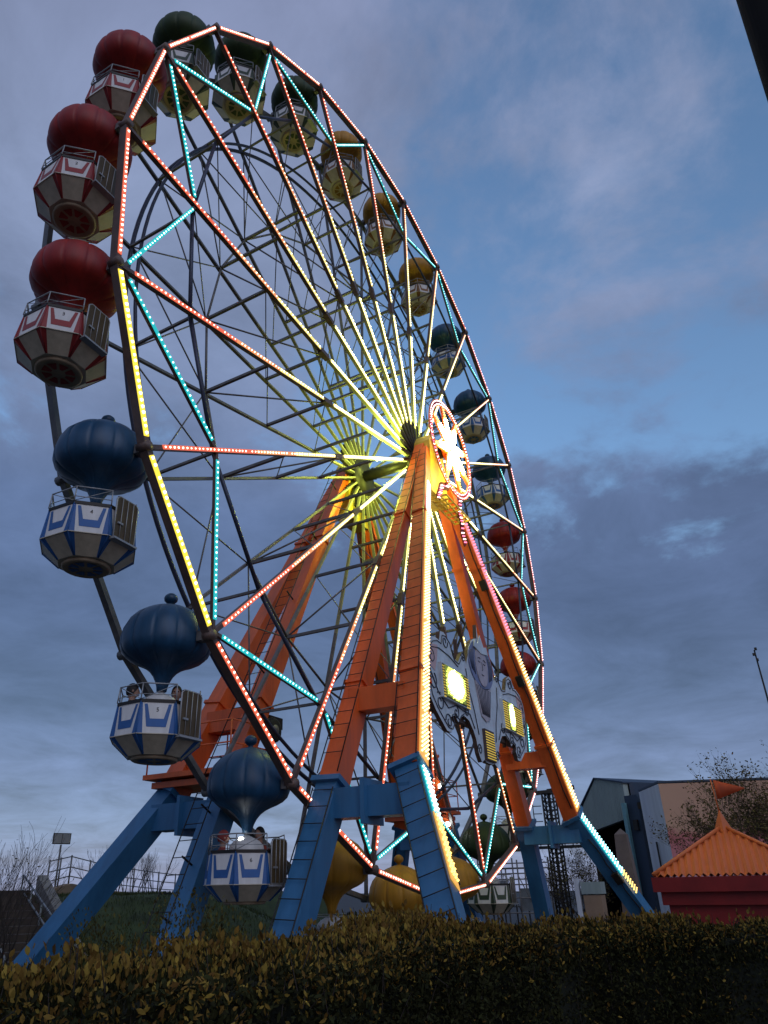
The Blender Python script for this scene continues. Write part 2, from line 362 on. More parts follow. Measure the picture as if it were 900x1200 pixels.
for k,n in num.items():
    cu=bpy.data.curves.new('number','FONT'); cu.body=str(n); cu.size=.09; cu.align_x='CENTER'; cu.align_y='CENTER'; cu.extrude=.001
    t0_=bpy.data.objects.new('tmp',cu); C.objects.link(t0_); me=bpy.data.meshes.new_from_object(t0_.evaluated_get(bpy.context.evaluated_depsgraph_get())); bpy.data.objects.remove(t0_,do_unlink=True)
    me.materials.clear(); me.materials.append(M['dark']); t=bpy.data.objects.new('number',me); C.objects.link(t); t.parent=gond[k]
    th=rad(225); nrm=Vector((math.cos(th),math.sin(th),-.1)).normalized(); tx=Vector((-math.sin(th),math.cos(th),0)); up=nrm.cross(tx)
    pos=Vector((math.cos(th),math.sin(th),0))*(.615+.28*.055+.006)+Vector((0,0,HB-1.07-.14))
    mx=Matrix((tx,up,nrm)).transposed().to_4x4(); mx.translation=pos; t.matrix_local=mx
m=MB(); m.lathe([(-.04,.01),(-.028,.036),(.0,.048),(.028,.036),(.04,.01)],16,c=(-.16,-.0,HB-.86)); lo=m.build('lamp',G['flood'],gond[21])
# ------------------------------------------------------------------ people
def person(label,loc,rz,cloth,lean=0.,hood=False,hairc='hair'):
    root=thing('person',label,'person',loc,rz)
    m=MB(); E=lambda c,s:m.add([(c[0]+s[0]*math.sin(a)*math.cos(b),c[1]+s[1]*math.sin(a)*math.sin(b),c[2]+s[2]*math.cos(a)) for a in np.linspace(.02,PI-.02,9) for b in np.linspace(0,2*PI,15)[:-1]],
        [(i*14+j,(i+1)*14+j,(i+1)*14+(j+1)%14,i*14+(j+1)%14) for i in range(8) for j in range(14)])
    # seated body, facing -y, seat at z 0
    E((0,0,.08),(.17,.13,.12)); E((0,0,.25),(.15,.11,.2)); E((0,.01,.42),(.19,.11,.12))
    m.tube([(0,0,.46),(0,-.01,.60)],[.06,.05],10)
    E((0,-.02,.70),(.075,.095,.115)); E((0,-.11,.69),(.015,.022,.022))
    for s in(-1,1):
        E((s*.077,-.01,.70),(.014,.025,.032))
        m.tube([(s*.18,.01,.44),(s*.23,-.05,.22),(s*.14,-.25,.16),(s*.10,-.30,.15)],[.055,.045,.036,.03],10)
        m.tube([(s*.09,-.02,.06),(s*.11,-.28,.07),(s*.11,-.27,-.20)],[.085,.06,.05],10)
        m.tube([(s*.11,-.27,-.22),(s*.11,-.35,-.235)],[.05,.035],8)
        for f in range(4): m.tube([(s*(.075+.016*f),-.30,.15),(s*(.078+.015*f),-.345-.008*(f in(1,2)),.145),(s*(.08+.014*f),-.36-.008*(f in(1,2)),.12)],.009,6)
        m.tube([(s*.075,-.28,.155),(s*.052,-.315,.15)],.010,6)
    tmp=m.build('body',[cloth,M['skin']],None)
    md=tmp.modifiers.new('r','REMESH'); md.mode='VOXEL'; md.voxel_size=.011
    md=tmp.modifiers.new('s','SMOOTH'); md.iterations=3; md.factor=.4
    dg=bpy.context.evaluated_depsgraph_get(); me=bpy.data.meshes.new_from_object(tmp.evaluated_get(dg))
    bpy.data.objects.remove(tmp,do_unlink=True)
    me.materials.clear(); me.materials.append(cloth); me.materials.append(M['skin'])
    for p in me.polygons:
        p.use_smooth=True; c=p.center; p.material_index=1 if (c.z>.555 or (c.y<-.27 and c.z>.1)) else 0
    b=bpy.data.objects.new('body',me); C.objects.link(b); b.parent=root
    m=MB()
    V=[];F=[]
    for i,a in enumerate(np.linspace(.02,2.1,9)):
        for j in range(18):
            bb=2*PI*j/18; front=max(0,-math.sin(bb)); aa=min(a,2.1-1.15*front)
            V.append((.088*math.sin(aa)*math.cos(bb),-.012+.108*math.sin(aa)*math.sin(bb),.71+.128*math.cos(aa)))
    for i in range(8):
        for j in range(18): F.append((i*18+j,(i+1)*18+j,(i+1)*18+(j+1)%18,i*18+(j+1)%18))
    m.add(V,F,0,True); m.build('hair',cloth if hood else M['hair'],root)
    m=MB()
    for s in(-1,1): m.lathe([(-.012,.002),(0,.012),(.012,.002)],8,c=(s*.032,-.106,.712))
    m.build('eyes',M['black'],root)
    m=MB(); m.tube([(-.025,-.108,.645),(0,-.115,.642),(.025,-.108,.645)],.006,6); m.build('mouth',M['cred'],root)
    root.rotation_euler=(0,lean,rz)
    return root
def inG(k,dx,dy,dz): o=gond[k].location; return (o.x+dx,o.y+dy,o.z+HB+dz)
person('rider with dark hair and dark top leaning at the left of gondola 5',inG(22,-.33,.30,-1.50),rad(49),M['cdark'],.0)
person('rider with dark hair looking towards the camera at the right of gondola 5',inG(22,.26,-.10,-1.47),rad(-52),M['cdark'])
person('rider with dark hair, back turned, in gondola 4',inG(23,.25,.05,-1.50),rad(-100),M['cdark'])
person('rider in a red hooded jacket at the left of gondola 6',inG(21,-.36,.24,-1.54),rad(56),M['cred'],0,True)
person('dark-haired rider in a red jacket behind the dome of gondola 6',inG(21,.36,-.02,-1.46),rad(-90),M['cred'])
# ------------------------------------------------------------------ supports
def support(sg,label):
    root=thing('support_frame',label,'support frame',(0,0,0))
    z=lambda v:v+H
    def V(x,y,zz): return Vector((x,sg*y,zz+H))
    yr=(0,sg,0)
    for sx in(-1,1):
        near=sx<0
        topI,topO=V(sx*.42,1.30,.1),V(sx*.50,1.42,-.1)
        kI,kO=V(sx*5.6,1.25,-10.1),V(sx*5.47,2.75,-9.95)
        fI,fO=V(sx*7.75,1.09,-14.4),V(sx*8.08,4.85,-14.4)
        legs=[]
        for a,b,w0,w1 in((topI,kI,.28,.46),(topO,kO,.30,.52)):
            m=MB(); m.beam(a,b,w0,w0*1.0,w1,w1*.85,yref=yr)
            for t in(.30,.80): c=lerp(a,b,t); d=(b-a).normalized(); w=w0+(w1-w0)*t; m.beam(c-d*.04,c+d*.04,w+.08,w*.9+.08,yref=yr)
            legs.append((m.build('leg',M['orange'],root),a,b,w0,w1))
        for a,b in((kI,fI),(kO,fO)):
            m=MB(); m.beam(a,b,.46,.44,.46,.44,yref=yr); d=(b-a).normalized(); m.beam(a-d*.05,a+d*.05,.64,.60,yref=yr)
            legs.append((m.build('leg_base',M['blue'],root),a,b,.46,.46))
        a,b=V(sx*4.74,1.22,-8.4),V(sx*4.72,2.43,-8.4)
        m=MB(); m.beam(a,b,.42,.46,yref=(0,0,1)); m.build('crossbar',M['orange'],root)
        a,b=V(sx*5.68,1.24,-10.42),V(sx*5.66,2.90,-10.42)
        m=MB(); m.beam(a,b,.48,.50,yref=(0,0,1)); c=lerp(a,b,.5); m.beam(c-Vector((0,.04,0)),c+Vector((0,.04,0)),.70,.74,yref=(0,0,1)); m.build('crossbar',M['blue'],root)
        m=MB()
        for f in(fI,fO): m.box((f.x,f.y,.2),(1.3,1.3,.5))
        m.build('footing',M['concrete'],root)
        # ladders on the outer faces of the legs
        todo=[]
        if sg<0 and near: todo=[(legs[0],.06,.30),(legs[1],.06,.30),(legs[2],.06,.42),(legs[3],.06,.42)]
        if True:
            for (lo_,a,b,w0,w1) in (legs[1],legs[3]):
                d=(b-a).normalized(); n=Vector(yr); n=(n-d*n.dot(d)).normalized(); t=d.cross(n); t=t if t.x*sx<0 else -t
                m=MB(); pp=[lerp(a,b,u)+t*((w0+(w1-w0)*u)/2+.03)+n*((w0+(w1-w0)*u)*.25+.02*math.sin(u*40)) for u in np.linspace(.12,.97,18)]
                m.tube(pp,.018,5)
                for u in (.35,.62): c=lerp(a,b,u)+t*((w0+(w1-w0)*u)/2+.07)+n*(w0*.3); m.beam(c-d*.16,c+d*.16,.12,.20,yref=yr)
                m.build('conduit',M['dark'],lo_)
        if sg>0 and near: todo=[(legs[0],.30,.36),(legs[2],.30,.36)]
        for (lo_,a,b,w0,w1),off,lw in todo:
            d=(b-a).normalized(); n=Vector(yr); n=(n-d*n.dot(d)).normalized(); t=d.cross(n)
            if t.x>0: t=-t
            m=MB(); L=(b-a).length
            q=lambda s,e:lerp(a,b,s)+t*((w0+(w1-w0)*s)/2+off)+n*e
            sc_=lambda s:(w0+(w1-w0)*s)*.46
            for e in(-1,1): m.tube([q(.04,e*sc_(.04)),q(.99,e*sc_(.99))],.012,5)
            N=int(L/.33)
            for i in range(N): s=.05+.93*i/N; m.tube([q(s,-sc_(s)),q(s,sc_(s))],.008,4)
            if off>.1:
                for i in range(5): s=.1+.85*i/4; m.tube([q(s,0),q(s,0)-t*off],.02,5)
            m.build('ladder',M['dark'],root)
        if sg<0:
            # rows of bulbs down the face that looks away from the wheel
            for (lo_,a,b,w0,w1),kind in((legs[1],0),(legs[3],1)):
                d=(b-a).normalized(); n=Vector(yr); n=(n-d*n.dot(d)).normalized(); t=d.cross(n); L=(b-a).length
                m=MB()
                s0,s1=(.17,.985) if kind==0 else (.02,.42 if near else .74)
                for i in range(int(L*(s1-s0)/.095)):
                    s=s0+i*.095/L; w=w0+(w1-w0)*s; h=(w*.85 if kind==0 else .44)/2
                    if kind==0: zz=s*10.; mi=(1 if near else 0) if zz<(2. if near else 5) else (1 if zz<3 else 2)
                    else:
                        mi=(3 if s<.2 else 4) if near else (3 if s<.36 else (4 if s<.56 else 5))
                        if .47<s<.62 and not near: continue
                    rows=4
                    for r_ in range(rows):
                        e=((r_+.5)/rows-.5)*w*.66
                        if rng.uniform()<.04: continue
                        m.bulbs([lerp(a,b,s)+n*(h+.05)+t*e],.026,mi)
                hh=lambda t_:((w0+(w1-w0)*t_)*.425+.022) if kind==0 else .22+.022
                if kind==0: segs=[(s0,.2 if near else .5,6),(.2 if near else .5,.3 if near else .5,6),(.3 if near else .5,s1,7)]
                else: segs=[(s0,.2,8),(.2,s1,9)] if near else [(s0,.36,8)]
                for sa,sb,q_ in segs:
                    if sb-sa>.01: m.beam(lerp(a,b,sa)+n*hh(sa),lerp(a,b,sb)+n*hh(sb),(w0+(w1-w0)*sa)*.72,.02,(w0+(w1-w0)*sb)*.72,.02,yref=yr,mi=q_)  # strips glowing in the bulbs' colours, added to imitate their halo
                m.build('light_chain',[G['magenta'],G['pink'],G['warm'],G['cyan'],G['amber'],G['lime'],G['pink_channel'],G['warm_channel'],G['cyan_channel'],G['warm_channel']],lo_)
        if sg>0:
            m=MB(); m.box(V(sx*5.25,2.05,-9.62),(1.35,2.3,.10)); m.box(V(sx*5.25,2.05,-9.78),(1.1,2.0,.12)); p_=m.build('service_platform',M['orange'],root)
            m=MB(); X=[(sx*5.25+a,2.05+b) for a,b in((-.62,-1.1),(.62,-1.1),(.62,1.1),(-.62,1.1))]
            for zz in(-9.1,-8.65): m.tube([V(a,b,zz) for a,b in X],.016,5,closed=True)
            for a,b in X+[(sx*5.25-.62,2.05),(sx*5.25+.62,2.05)]: m.tube([V(a,b,-9.6),V(a,b,-8.6)],.018,5)
            m.build('platform_railing',M['orange'],p_)
    # head block that carries the axle
    m=MB(); pl=[(-.62,-1.55),(.62,-1.55),(.50,.25),(.30,.55),(-.30,.55),(-.50,.25)]
    m.prism([(x,zz+H) for x,zz in pl],sg*1.12,sg*1.62)
    m.build('head_block',M['yellowp'],root)
    m=MB(); m.tube([V(0,.95,0),V(0,1.95,0)],.17,20); m.build('axle_stub',M['dark'],root)
    if sg<0:
        m=MB(); y0,y1=1.66,2.15; x0,x1=-.9,.9; zz=-2.0
        for x in np.linspace(x0,x1,8): m.beam(V(x,y0,zz),V(x,y1,zz),.03,.05,yref=(0,0,1))
        for y in np.linspace(y0,y1,4): m.beam(V(x0,y,zz-.003),V(x1,y,zz-.003),.03,.05,yref=(0,0,1))
        m.build('service_platform',M['yellowp'],root)
        # star sign: ring, arms and bulbs
        m=MB(); RC=1.46
        cir=lambda r,y:[V(r*math.cos(a),y,r*math.sin(a)) for a in np.linspace(0,2*PI,73)[:-1]]
        for r in(RC-.09,RC+.09): m.tube(cir(r,2.08),.022,6,closed=True)
        c0,c1=cir(RC-.09,2.06),cir(RC+.09,2.06); n_=72
        m.add(c0+c1,[(i,(i+1)%n_,n_+(i+1)%n_,n_+i) for i in range(n_)])
        for j in range(8):
            a=rad(45*j+20); d=Vector((math.cos(a),0,math.sin(a))); b0=V(0,2.06,0)
            m.beam(b0+d*.2,b0+d*(RC-.1),.30,.05,.10,.05,yref=yr)
        m.tube([V(0,1.9,0),V(0,2.12,0)],.36,28)
        st=m.build('star_sign',M['orange'],root)
        mm=[MB(),MB()]
        for r in(RC-.055,RC+.055):
            for i in range(96):
                a=2*PI*i/96; mm[0].bulbs([V(r*math.cos(a),2.085,r*math.sin(a))],.026,3 if math.sin(a)>.25 else (1 if i%2 else 3))
        for j in range(8):
            a=rad(45*j+20); d=Vector((math.cos(a),0,math.sin(a))); e=Vector((-math.sin(a),0,math.cos(a)))
            for i in range(13):
                s=.36+i*.08; w=.12*(1-i/15)
                for q in(-1,0,1): mm[1].bulbs([V(0,2.12,0)+d*s+e*w*q],.032 if i<9 else .026,2 if i<8 else 0)
        for pts_ in (((-.95,1.95,-2.05),(-.80,2.02,-1.62),(-.55,2.08,-1.55),(-.45,2.10,-1.42)),((.35,2.10,-1.60),(.30,2.06,-1.95),(.62,2.0,-2.2),(.70,1.95,-2.45),(.95,1.93,-2.75))):
            for a_,b_ in zip(pts_[:-1],pts_[1:]):
                a_,b_=V(*a_),V(*b_); mm[0].beam(a_+Vector((0,.03,0)),b_+Vector((0,.03,0)),.24,.03,yref=yr,mi=4); n9=max(2,int((b_-a_).length/.09))
                for i in range(n9):
                    for q in(-1,0,1): mm[0].bulbs([lerp(a_,b_,i/n9)+Vector((.08*q,0,.03*q))],.026,1 if i%2 else 3)
        for r in(.08,.16,.24,.32):
            for i in range(int(r*60)): a=2*PI*i/int(r*60); mm[1].bulbs([V(r*math.cos(a),2.155,r*math.sin(a))],.032,2)
        c0,c1=cir(RC-.085,2.068),cir(RC+.085,2.068); mm[0].add(c0+c1,[(i,(i+1)%n_,n_+(i+1)%n_,n_+i) for i in range(n_)],4)
        mm[0].build('ring_bulbs',[G['amber'],G['magenta'],G['star'],G['pink'],M['maroon']],st); mm[1].build('star_bulbs',[G['amber'],G['magenta'],G['star']],st)
    else:
        # tyre drive that turns the ring, on an arm from the near leg
        m=MB(); c=Vector((-4.45,.98,5.75)); m.tube([c+Vector((0,-.10,0)),c+Vector((0,-.06,0)),c+Vector((0,.06,0)),c+Vector((0,.10,0))],[.20,.27,.27,.20],24); dw=m.build('drive_tyre',M['rubber'],root)
        m=MB(); m.tube([c+Vector((0,-.11,0)),c+Vector((0,.11,0))],.11,16); m.build('rim',M['steel'],dw)
        m=MB(); m.beam(c+Vector((0,.14,0)),V(-4.74,1.3,-8.45),.14,.14); m.box(c+Vector((.25,.2,.22)),(.5,.25,.25)); m.build('drive_arm',M['dark'],root)
        for i,(x,zz) in enumerate(((5.0,-8.9),(5.35,-10.0))):
            m=MB(); p=V(x-.35,1.0,zz); m.lathe([(-.07,.01),(-.05,.07),(.05,.07),(.07,.01)],14,c=p); m.box((p.x,p.y+.1,p.z+.1),(.1,.2,.06)) if 0 else None
            m.build('flood_lamp',G['flood'],root)
    return root
support(-1,'near-side orange and blue A-frame edged with bulbs, topped by a lit star ring')
support(1,'orange and blue A-frame support behind the wheel with service platforms and no bulbs')
# unseen point lights added in the hub to flood it with yellow-green light
def lamp(name,loc,e,col,r):
    l=bpy.data.lights.new(name,'POINT'); l.energy=e; l.color=col; l.shadow_soft_size=r; o=bpy.data.objects.new(name,l); C.objects.link(o); o.location=loc; return o
for o_ in (lamp('hub_fill_light',(-.15,-.45,1.0-.0),210,(.82,1,.12),.12),lamp('hub_fill_light',(-1.15,-.30,-.85),250,(.82,1,.12),.12),lamp('hub_fill_light',(.6,-.4,-.5),130,(.82,1,.12),.12)):
    o_.parent=wheel
for x_,z_ in((-.5,-.9),(.55,-.7)): lamp('star_lamp',(x_,-2.42,H+z_),120,(1,.9,.15),.25)
# ------------------------------------------------------------------ decorative sign between the near legs
sgn=thing('ride_sign','pale blue scrollwork sign with two lit yellow lamp panels between the near orange legs','sign',(0,-2.3,H-9.1))
SZ=9.1
half=[(0,-5.55),(.05,-5.95),(.30,-6.02),(.55,-6.15),(.78,-6.45),(.92,-6.72),(1.0,-6.86),(1.12,-6.70),(1.28,-6.66),(1.40,-6.80),(1.55,-6.95),(1.85,-6.92),(2.05,-6.55),(2.30,-6.42),(2.52,-6.45),(2.62,-6.7),(2.85,-6.68),(3.15,-6.78),(3.38,-7.0),(3.46,-7.3),(3.36,-7.58),(3.44,-7.80),(3.36,-8.10),(3.10,-8.36),(2.80,-8.56),(2.55,-8.72),(2.30,-8.72),(2.16,-8.55),(2.28,-8.38),(2.05,-8.30),(1.85,-8.42),(1.70,-8.30),(1.48,-8.20),(1.15,-8.26),(.92,-8.46),(.80,-8.62),(.70,-8.95),(.55,-9.13),(.34,-9.05),(.22,-9.10),(0,-9.10)]
poly=[(x,z+SZ) for x,z in half]+[(-x,z+SZ) for x,z in half[-2:0:-1]]
m=MB(); m.prism(poly,0,.10,0,1); m.build('board',[M['panelb'],M['wood']],sgn)
m=MB()
for zz in(-6.6,-7.2,-7.8,-8.3): m.beam((-3.0 if zz<-6.9 else -1,.17,zz+SZ),(3.0 if zz<-6.9 else 1,.17,zz+SZ),.08,.12)
for x in(-3,-2,-1,0,1,2,3): m.beam((x,.24,-8.4+SZ),(x,.24,(-6.9 if abs(x)>1 else -6.2)+SZ),.07,.08,yref=(0,-1,0))
for x in(-3.,3.): m.beam((x,.3,-7.6+SZ),(x*1.35,.3,-7.7+SZ),.09,.09)
m.build('back_framework',M['wood'],sgn)
# medallion: pointed crown, dark locks either side of a pale oval, fluted collar below
def ell(cx,cz,a,b,n=36,t0=0,t1=2*PI): return [(cx+a*math.cos(t),cz+SZ+b*math.sin(t)) for t in np.linspace(t0,t1,n+1)[:-1]]
m=MB(); m.prism(ell(0,-6.66,.86,.62),-.03,-.0,0); m.build('medallion',M['panelnavy'],sgn)
m=MB(); m.prism(ell(0,-6.68,.42,.53),-.05,-.031,0); m.build('medallion_face',M['panelmauve'],sgn)
m=MB(); m.prism([(-.5,-6.28+SZ),(-.42,-6.08+SZ),(-.22,-6.14+SZ),(0,-5.86+SZ),(.22,-6.14+SZ),(.42,-6.08+SZ),(.5,-6.28+SZ),(0,-6.36+SZ)],-.07,-.051,0); m.build('crown',M['panelb'],sgn); m=MB()
m.prism([(-.55,-7.16+SZ),(0,-7.28+SZ),(.55,-7.16+SZ),(.30,-8.0+SZ),(0,-8.1+SZ),(-.30,-8.0+SZ)],-.03,-.002,0); m.build('collar',M['panelmauve'],sgn)
m=MB()
for sx in(-1,1):
    m.tube([(sx*x,-.056,z+SZ) for x,z in((.10,-6.52),(.17,-6.49),(.27,-6.53))],.011,4)
    m.tube([(sx*x,-.056,z+SZ) for x,z in((.11,-6.60),(.18,-6.62),(.25,-6.60))],.010,4)
    for q_ in range(4): m.tube([(sx*(.50+.09*q_),-.035,-6.30-.05*q_+SZ),(sx*(.56+.08*q_),-.035,-6.65+SZ),(sx*(.48+.07*q_),-.035,-7.0+.03*q_+SZ)],.010,4)
m.tube([(0,-.056,-6.58+SZ),(.03,-.056,-6.78+SZ),(-.02,-.056,-6.80+SZ)],.009,4)
m.tube([(-.09,-.056,-6.915+SZ),(0,-.056,-6.93+SZ),(.09,-.056,-6.915+SZ)],.010,4)
for i in range(9):
    x=-.44+.11*i; m.tube([(x*1.1,-.034,-7.25+SZ),(x*.55,-.034,-7.95+SZ)],.012,5)
def spiral(cx,cz,r,turns,sgnx,t0):
    return [(sgnx*(cx+r*(1-.75*s)*math.cos(t0+turns*2*PI*s)),-.012,cz+SZ+r*(1-.75*s)*math.sin(t0+turns*2*PI*s)) for s in np.linspace(0,1,26)]
for sx in(-1,1):
    for cx,cz,r,tn,t0 in((2.42,-8.50,.18,1.2,0),(2.85,-8.15,.22,1.3,1),(3.15,-7.75,.2,1.2,2),(1.95,-8.22,.16,1.1,2),(.62,-8.85,.14,1.3,0),(3.15,-7.2,.18,1.2,1),(2.3,-6.65,.16,1.1,3),(1.2,-6.75,.14,1.2,0),(1.3,-8.05,.15,1.2,2)):
        m.tube(spiral(cx,cz,r,tn,sx,t0),.013,5)
    m.tube([(sx*x,-.012,z+SZ) for x,z in((3.3,-7.5),(2.9,-7.95),(2.4,-8.2),(1.9,-8.05),(1.5,-8.1),(1.1,-8.1),(.85,-8.4))],.013,5)
    m.tube([(sx*x,-.012,z+SZ) for x,z in((1.1,-7.0),(1.0,-7.5),(.75,-8.0),(.6,-8.5))],.012,5)
    m.tube([(sx*x,-.012,z+SZ) for x,z in ((1.6,-7.08),(2.1,-6.95),(2.7,-6.9),(3.2,-7.0))],.012,5)
    ins=[(sx*(x*.955+.03),-.010,(z+7.55)*.93-7.55+SZ) for x,z in half[7:-8]]; m.tube(ins,.012,5)
m.build('scroll_lines',M['panelline'],sgn)
for sx in(-1,1):
    m=MB(); m.prism([(sx*x,z+SZ) for x,z in((2.75,-6.85),(3.1,-6.9),(3.3,-7.1),(3.32,-7.4),(3.0,-7.5),(2.85,-7.2))],-.010,-.002); m.build('wing_tip',M['panelpink'],sgn)
    xs=(1.34,2.72)
    m=MB(); m.box((sx*2.03,-.045,-7.65+SZ),(1.58,.09,.78)); pod=m.build('lamp_panel',M['panelb'],sgn)
    m=MB(); lit=(1.50,2.66) if sx<0 else (1.66,2.10)
    m.box((sx*sum(lit)/2,-.097,-7.63+SZ),(lit[1]-lit[0],.012,.70),2)  # backing glows lime itself, imitating bulb light reflected off the board
    hx=(lit[1]-lit[0])/2; mxx=sum(lit)/2
    for x in np.arange(lit[0]+.03,lit[1],.055):
        for zz in np.arange(-7.98,-7.28,.055):
            e_=((abs(x-mxx)/hx)**2.6+(abs(zz+7.63)/.37)**2.6)**(1/2.6)+rng.normal(0,.05)
            if e_>1.: continue
            m.bulbs([(sx*x,-.115,zz+SZ)],.026 if e_<.78 else .021,0 if e_<.78 else 1)
    m.build('lamp',[G['lamp'],G['lime'],G['lamp_back']],pod)
    m=MB()
    rngx=[x for x in np.arange(1.27,2.80,.06) if not(lit[0]-.04<x<lit[1]+.04)]
    for x in rngx:
        for zz in np.arange(-8.02,-7.28,.062): m.bulbs([(sx*x,-.10,zz+SZ)],.018)
    m.box((sx*2.03,-.093,-7.65+SZ),(1.50,.008,.74),1); m.build('led_matrix',[G['led'],M['ledback']],pod)
m=MB(); m.box((0,-.03,-8.68+SZ),(.66,.06,.74)); pod=m.build('lamp_panel',M['wood'],sgn)
m=MB()
for x in np.arange(-.28,.3,.062):
    for zz in np.arange(-9.0,-8.34,.062): m.bulbs([(x,-.07,zz+SZ)],.018)
m.box((0,-.063,-8.67+SZ),(.64,.012,.72),1); m.build('led_matrix',[G['led'],M['wood']],pod)
# ------------------------------------------------------------------ ground and bank
m=MB(); m.add([(-400,-400,0),(400,-400,0),(400,400,0),(-400,400,0)],[(0,1,2,3)]); tag(m.build('ground',M['ground']),kind='structure')
def hb(x,y):
    t=np.clip((.40*x+.917*y-5.15)/6.2,0,1); e=2.55*t*(1-np.clip((x-5)/6,0,1)*(1-np.clip((y-11)/3,0,1)))
    return e-.03
xs=np.linspace(-40,18,117); ys=np.linspace(1,40,98); X,Y=np.meshgrid(xs,ys); Z=hb(X,Y); Z=Z+.04*rng.standard_normal(X.shape)*(Z>.3)
m=MB(); nx=len(xs); m.add(np.stack([X.ravel(),Y.ravel(),Z.ravel()],-1).tolist(),[(j*nx+i,j*nx+i+1,(j+1)*nx+i+1,(j+1)*nx+i) for j in range(len(ys)-1) for i in range(nx-1)],0,True)
tag(m.build('grass_bank',M['grass']),kind='structure')
# grass tufts on the bank
def leaves(mb,pts,size,up=.3,mi=None,asp=.45):
    n=len(pts); d=rng.standard_normal((n,3)); d[:,2]=np.abs(d[:,2])*1+up*3; d/=np.linalg.norm(d,axis=1,keepdims=True)
    s=rng.standard_normal((n,3)); s-=d*(s*d).sum(1,keepdims=True); s/=np.linalg.norm(s,axis=1,keepdims=True)
    L=size*(rng.uniform(.6,1.35,n))[:,None]; nn=np.cross(d,s)
    w=s*L*asp*.5; V=np.stack([pts,pts+d*L*.28+w*.8+nn*L*.05,pts+d*L*.62+w+nn*L*.06,pts+d*L,pts+d*L*.62-w+nn*L*.06,pts+d*L*.28-w*.8+nn*L*.05],1).reshape(-1,3); o=len(mb.v); mb.v+=list(map(tuple,V.tolist()))
    mi=np.zeros(n,int) if mi is None else mi
    for i in range(n): mb.f.append(tuple(range(o+6*i,o+6*i+6))); mb.m.append(int(mi[i])); mb.sm.append(False)
n=14000; gx=rng.uniform(-6,12,n); gy=rng.uniform(7.4,14.5,n); rx_=(gx+3.4)*-.917+(gy-6.9)*.40; ok_=~((rx_>-.5)&(rx_<5.4)); gx,gy=gx[ok_],gy[ok_]; gp=np.stack([gx,gy,hb(gx,gy)],-1)
m=MB(); leaves(m,gp,.13,1.2,asp=.14); tag(m.build('grass',M['grass']),'dark grass growing on the bank behind the left legs','grass',kind='stuff')
# ------------------------------------------------------------------ hedge
crest=[(-20.5,-4.1),(-17.5,-4.3),(-14.44,-4.62),(-13.3,-4.85),(-12.2,-4.72),(-10.9,-4.72),(-10.1,-5.15),(-8.8,-5.6),(-8.1,-6.6),(-7.1,-7.7),(-6.7,-9.2),(-6.9,-11.5)]
cr=np.array(crest); seg=np.linalg.norm(np.diff(cr,axis=0),axis=1); cum=np.r_[0,np.cumsum(seg)]
cam0=np.array([-17.139,-8.23])
def at_s(s):
    x=np.interp(s,cum,cr[:,0]); y=np.interp(s,cum,cr[:,1]); p=np.stack([x,y],-1)
    d=cam0-p; d/=np.linalg.norm(d,axis=1,keepdims=True)
    nrm=np.stack([np.interp(s,cum,np.gradient(cr[:,1],cum)),-np.interp(s,cum,np.gradient(cr[:,0],cum))],-1); nrm/=np.linalg.norm(nrm,axis=1,keepdims=True)
    nrm*=np.sign((nrm*d).sum(1,keepdims=True)); return p,nrm
HW=1.0; HT=2.31
m=MB()
S=np.linspace(0,cum[-1],90); p,nm=at_s(S); V=[]
for i in range(90):
    w=.04*math.sin(i*1.7)+.03*math.sin(i*.61)
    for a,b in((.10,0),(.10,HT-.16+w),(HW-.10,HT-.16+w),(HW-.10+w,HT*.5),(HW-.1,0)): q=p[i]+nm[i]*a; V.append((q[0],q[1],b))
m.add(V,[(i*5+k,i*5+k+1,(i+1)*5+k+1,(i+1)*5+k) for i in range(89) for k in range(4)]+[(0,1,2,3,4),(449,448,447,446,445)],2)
def hedge_pts(n,top):
    s=rng.uniform(0,cum[-1],n); p,nm=at_s(s)
    lump=.02*np.clip((9.5-s)/3,0,1)+.10*np.exp(-((np.interp(s,cum,cr[:,0])+11.2)/1.5)**2)+.05*np.sin(s*2.1)+.04*np.sin(s*5.3+1)+.03*np.sin(s*11.)
    if top: a=rng.uniform(0,HW,n); z=HT-.12+lump+rng.uniform(-.10,.06,n)-.10*(a>HW-.15)
    else: a=HW-.12+rng.uniform(-.05,.14,n)+lump; z=rng.uniform(.9,HT-.05,n)
    q=p+nm*a[:,None]; return np.stack([q[:,0],q[:,1],z],-1)
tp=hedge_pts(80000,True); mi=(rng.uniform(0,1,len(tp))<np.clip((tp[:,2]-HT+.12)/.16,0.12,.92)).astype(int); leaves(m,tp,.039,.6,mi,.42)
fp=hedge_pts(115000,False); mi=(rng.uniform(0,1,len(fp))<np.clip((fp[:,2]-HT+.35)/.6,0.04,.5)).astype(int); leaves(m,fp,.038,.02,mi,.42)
# upright shoots
ns=1500; sp_=hedge_pts(ns,True)
sp_[:,2]-=.03
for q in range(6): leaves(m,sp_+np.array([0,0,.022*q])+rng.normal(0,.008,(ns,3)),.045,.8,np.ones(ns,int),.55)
tw_=hedge_pts(700,False); 
for q_ in tw_: 
    e_=Vector(q_.tolist()); m.tube([e_,e_+Vector((rng.normal(0,.05),rng.normal(0,.05),rng.uniform(.06,.22)))],[.004,.002],3,mi=3,cap=False)
tw_=hedge_pts(500,True)
for q_ in tw_:
    e_=Vector(q_.tolist()); m.tube([e_-Vector((0,0,.08)),e_+Vector((rng.normal(0,.03),rng.normal(0,.03),rng.uniform(.05,.16)))],[.004,.002],3,mi=3,cap=False)
hed=tag(m.build('hedge',[M['leafd'],M['leafy'],M['core'],M['bark']]),'long dark clipped hedge with yellowish tip leaves across the foreground','hedge')
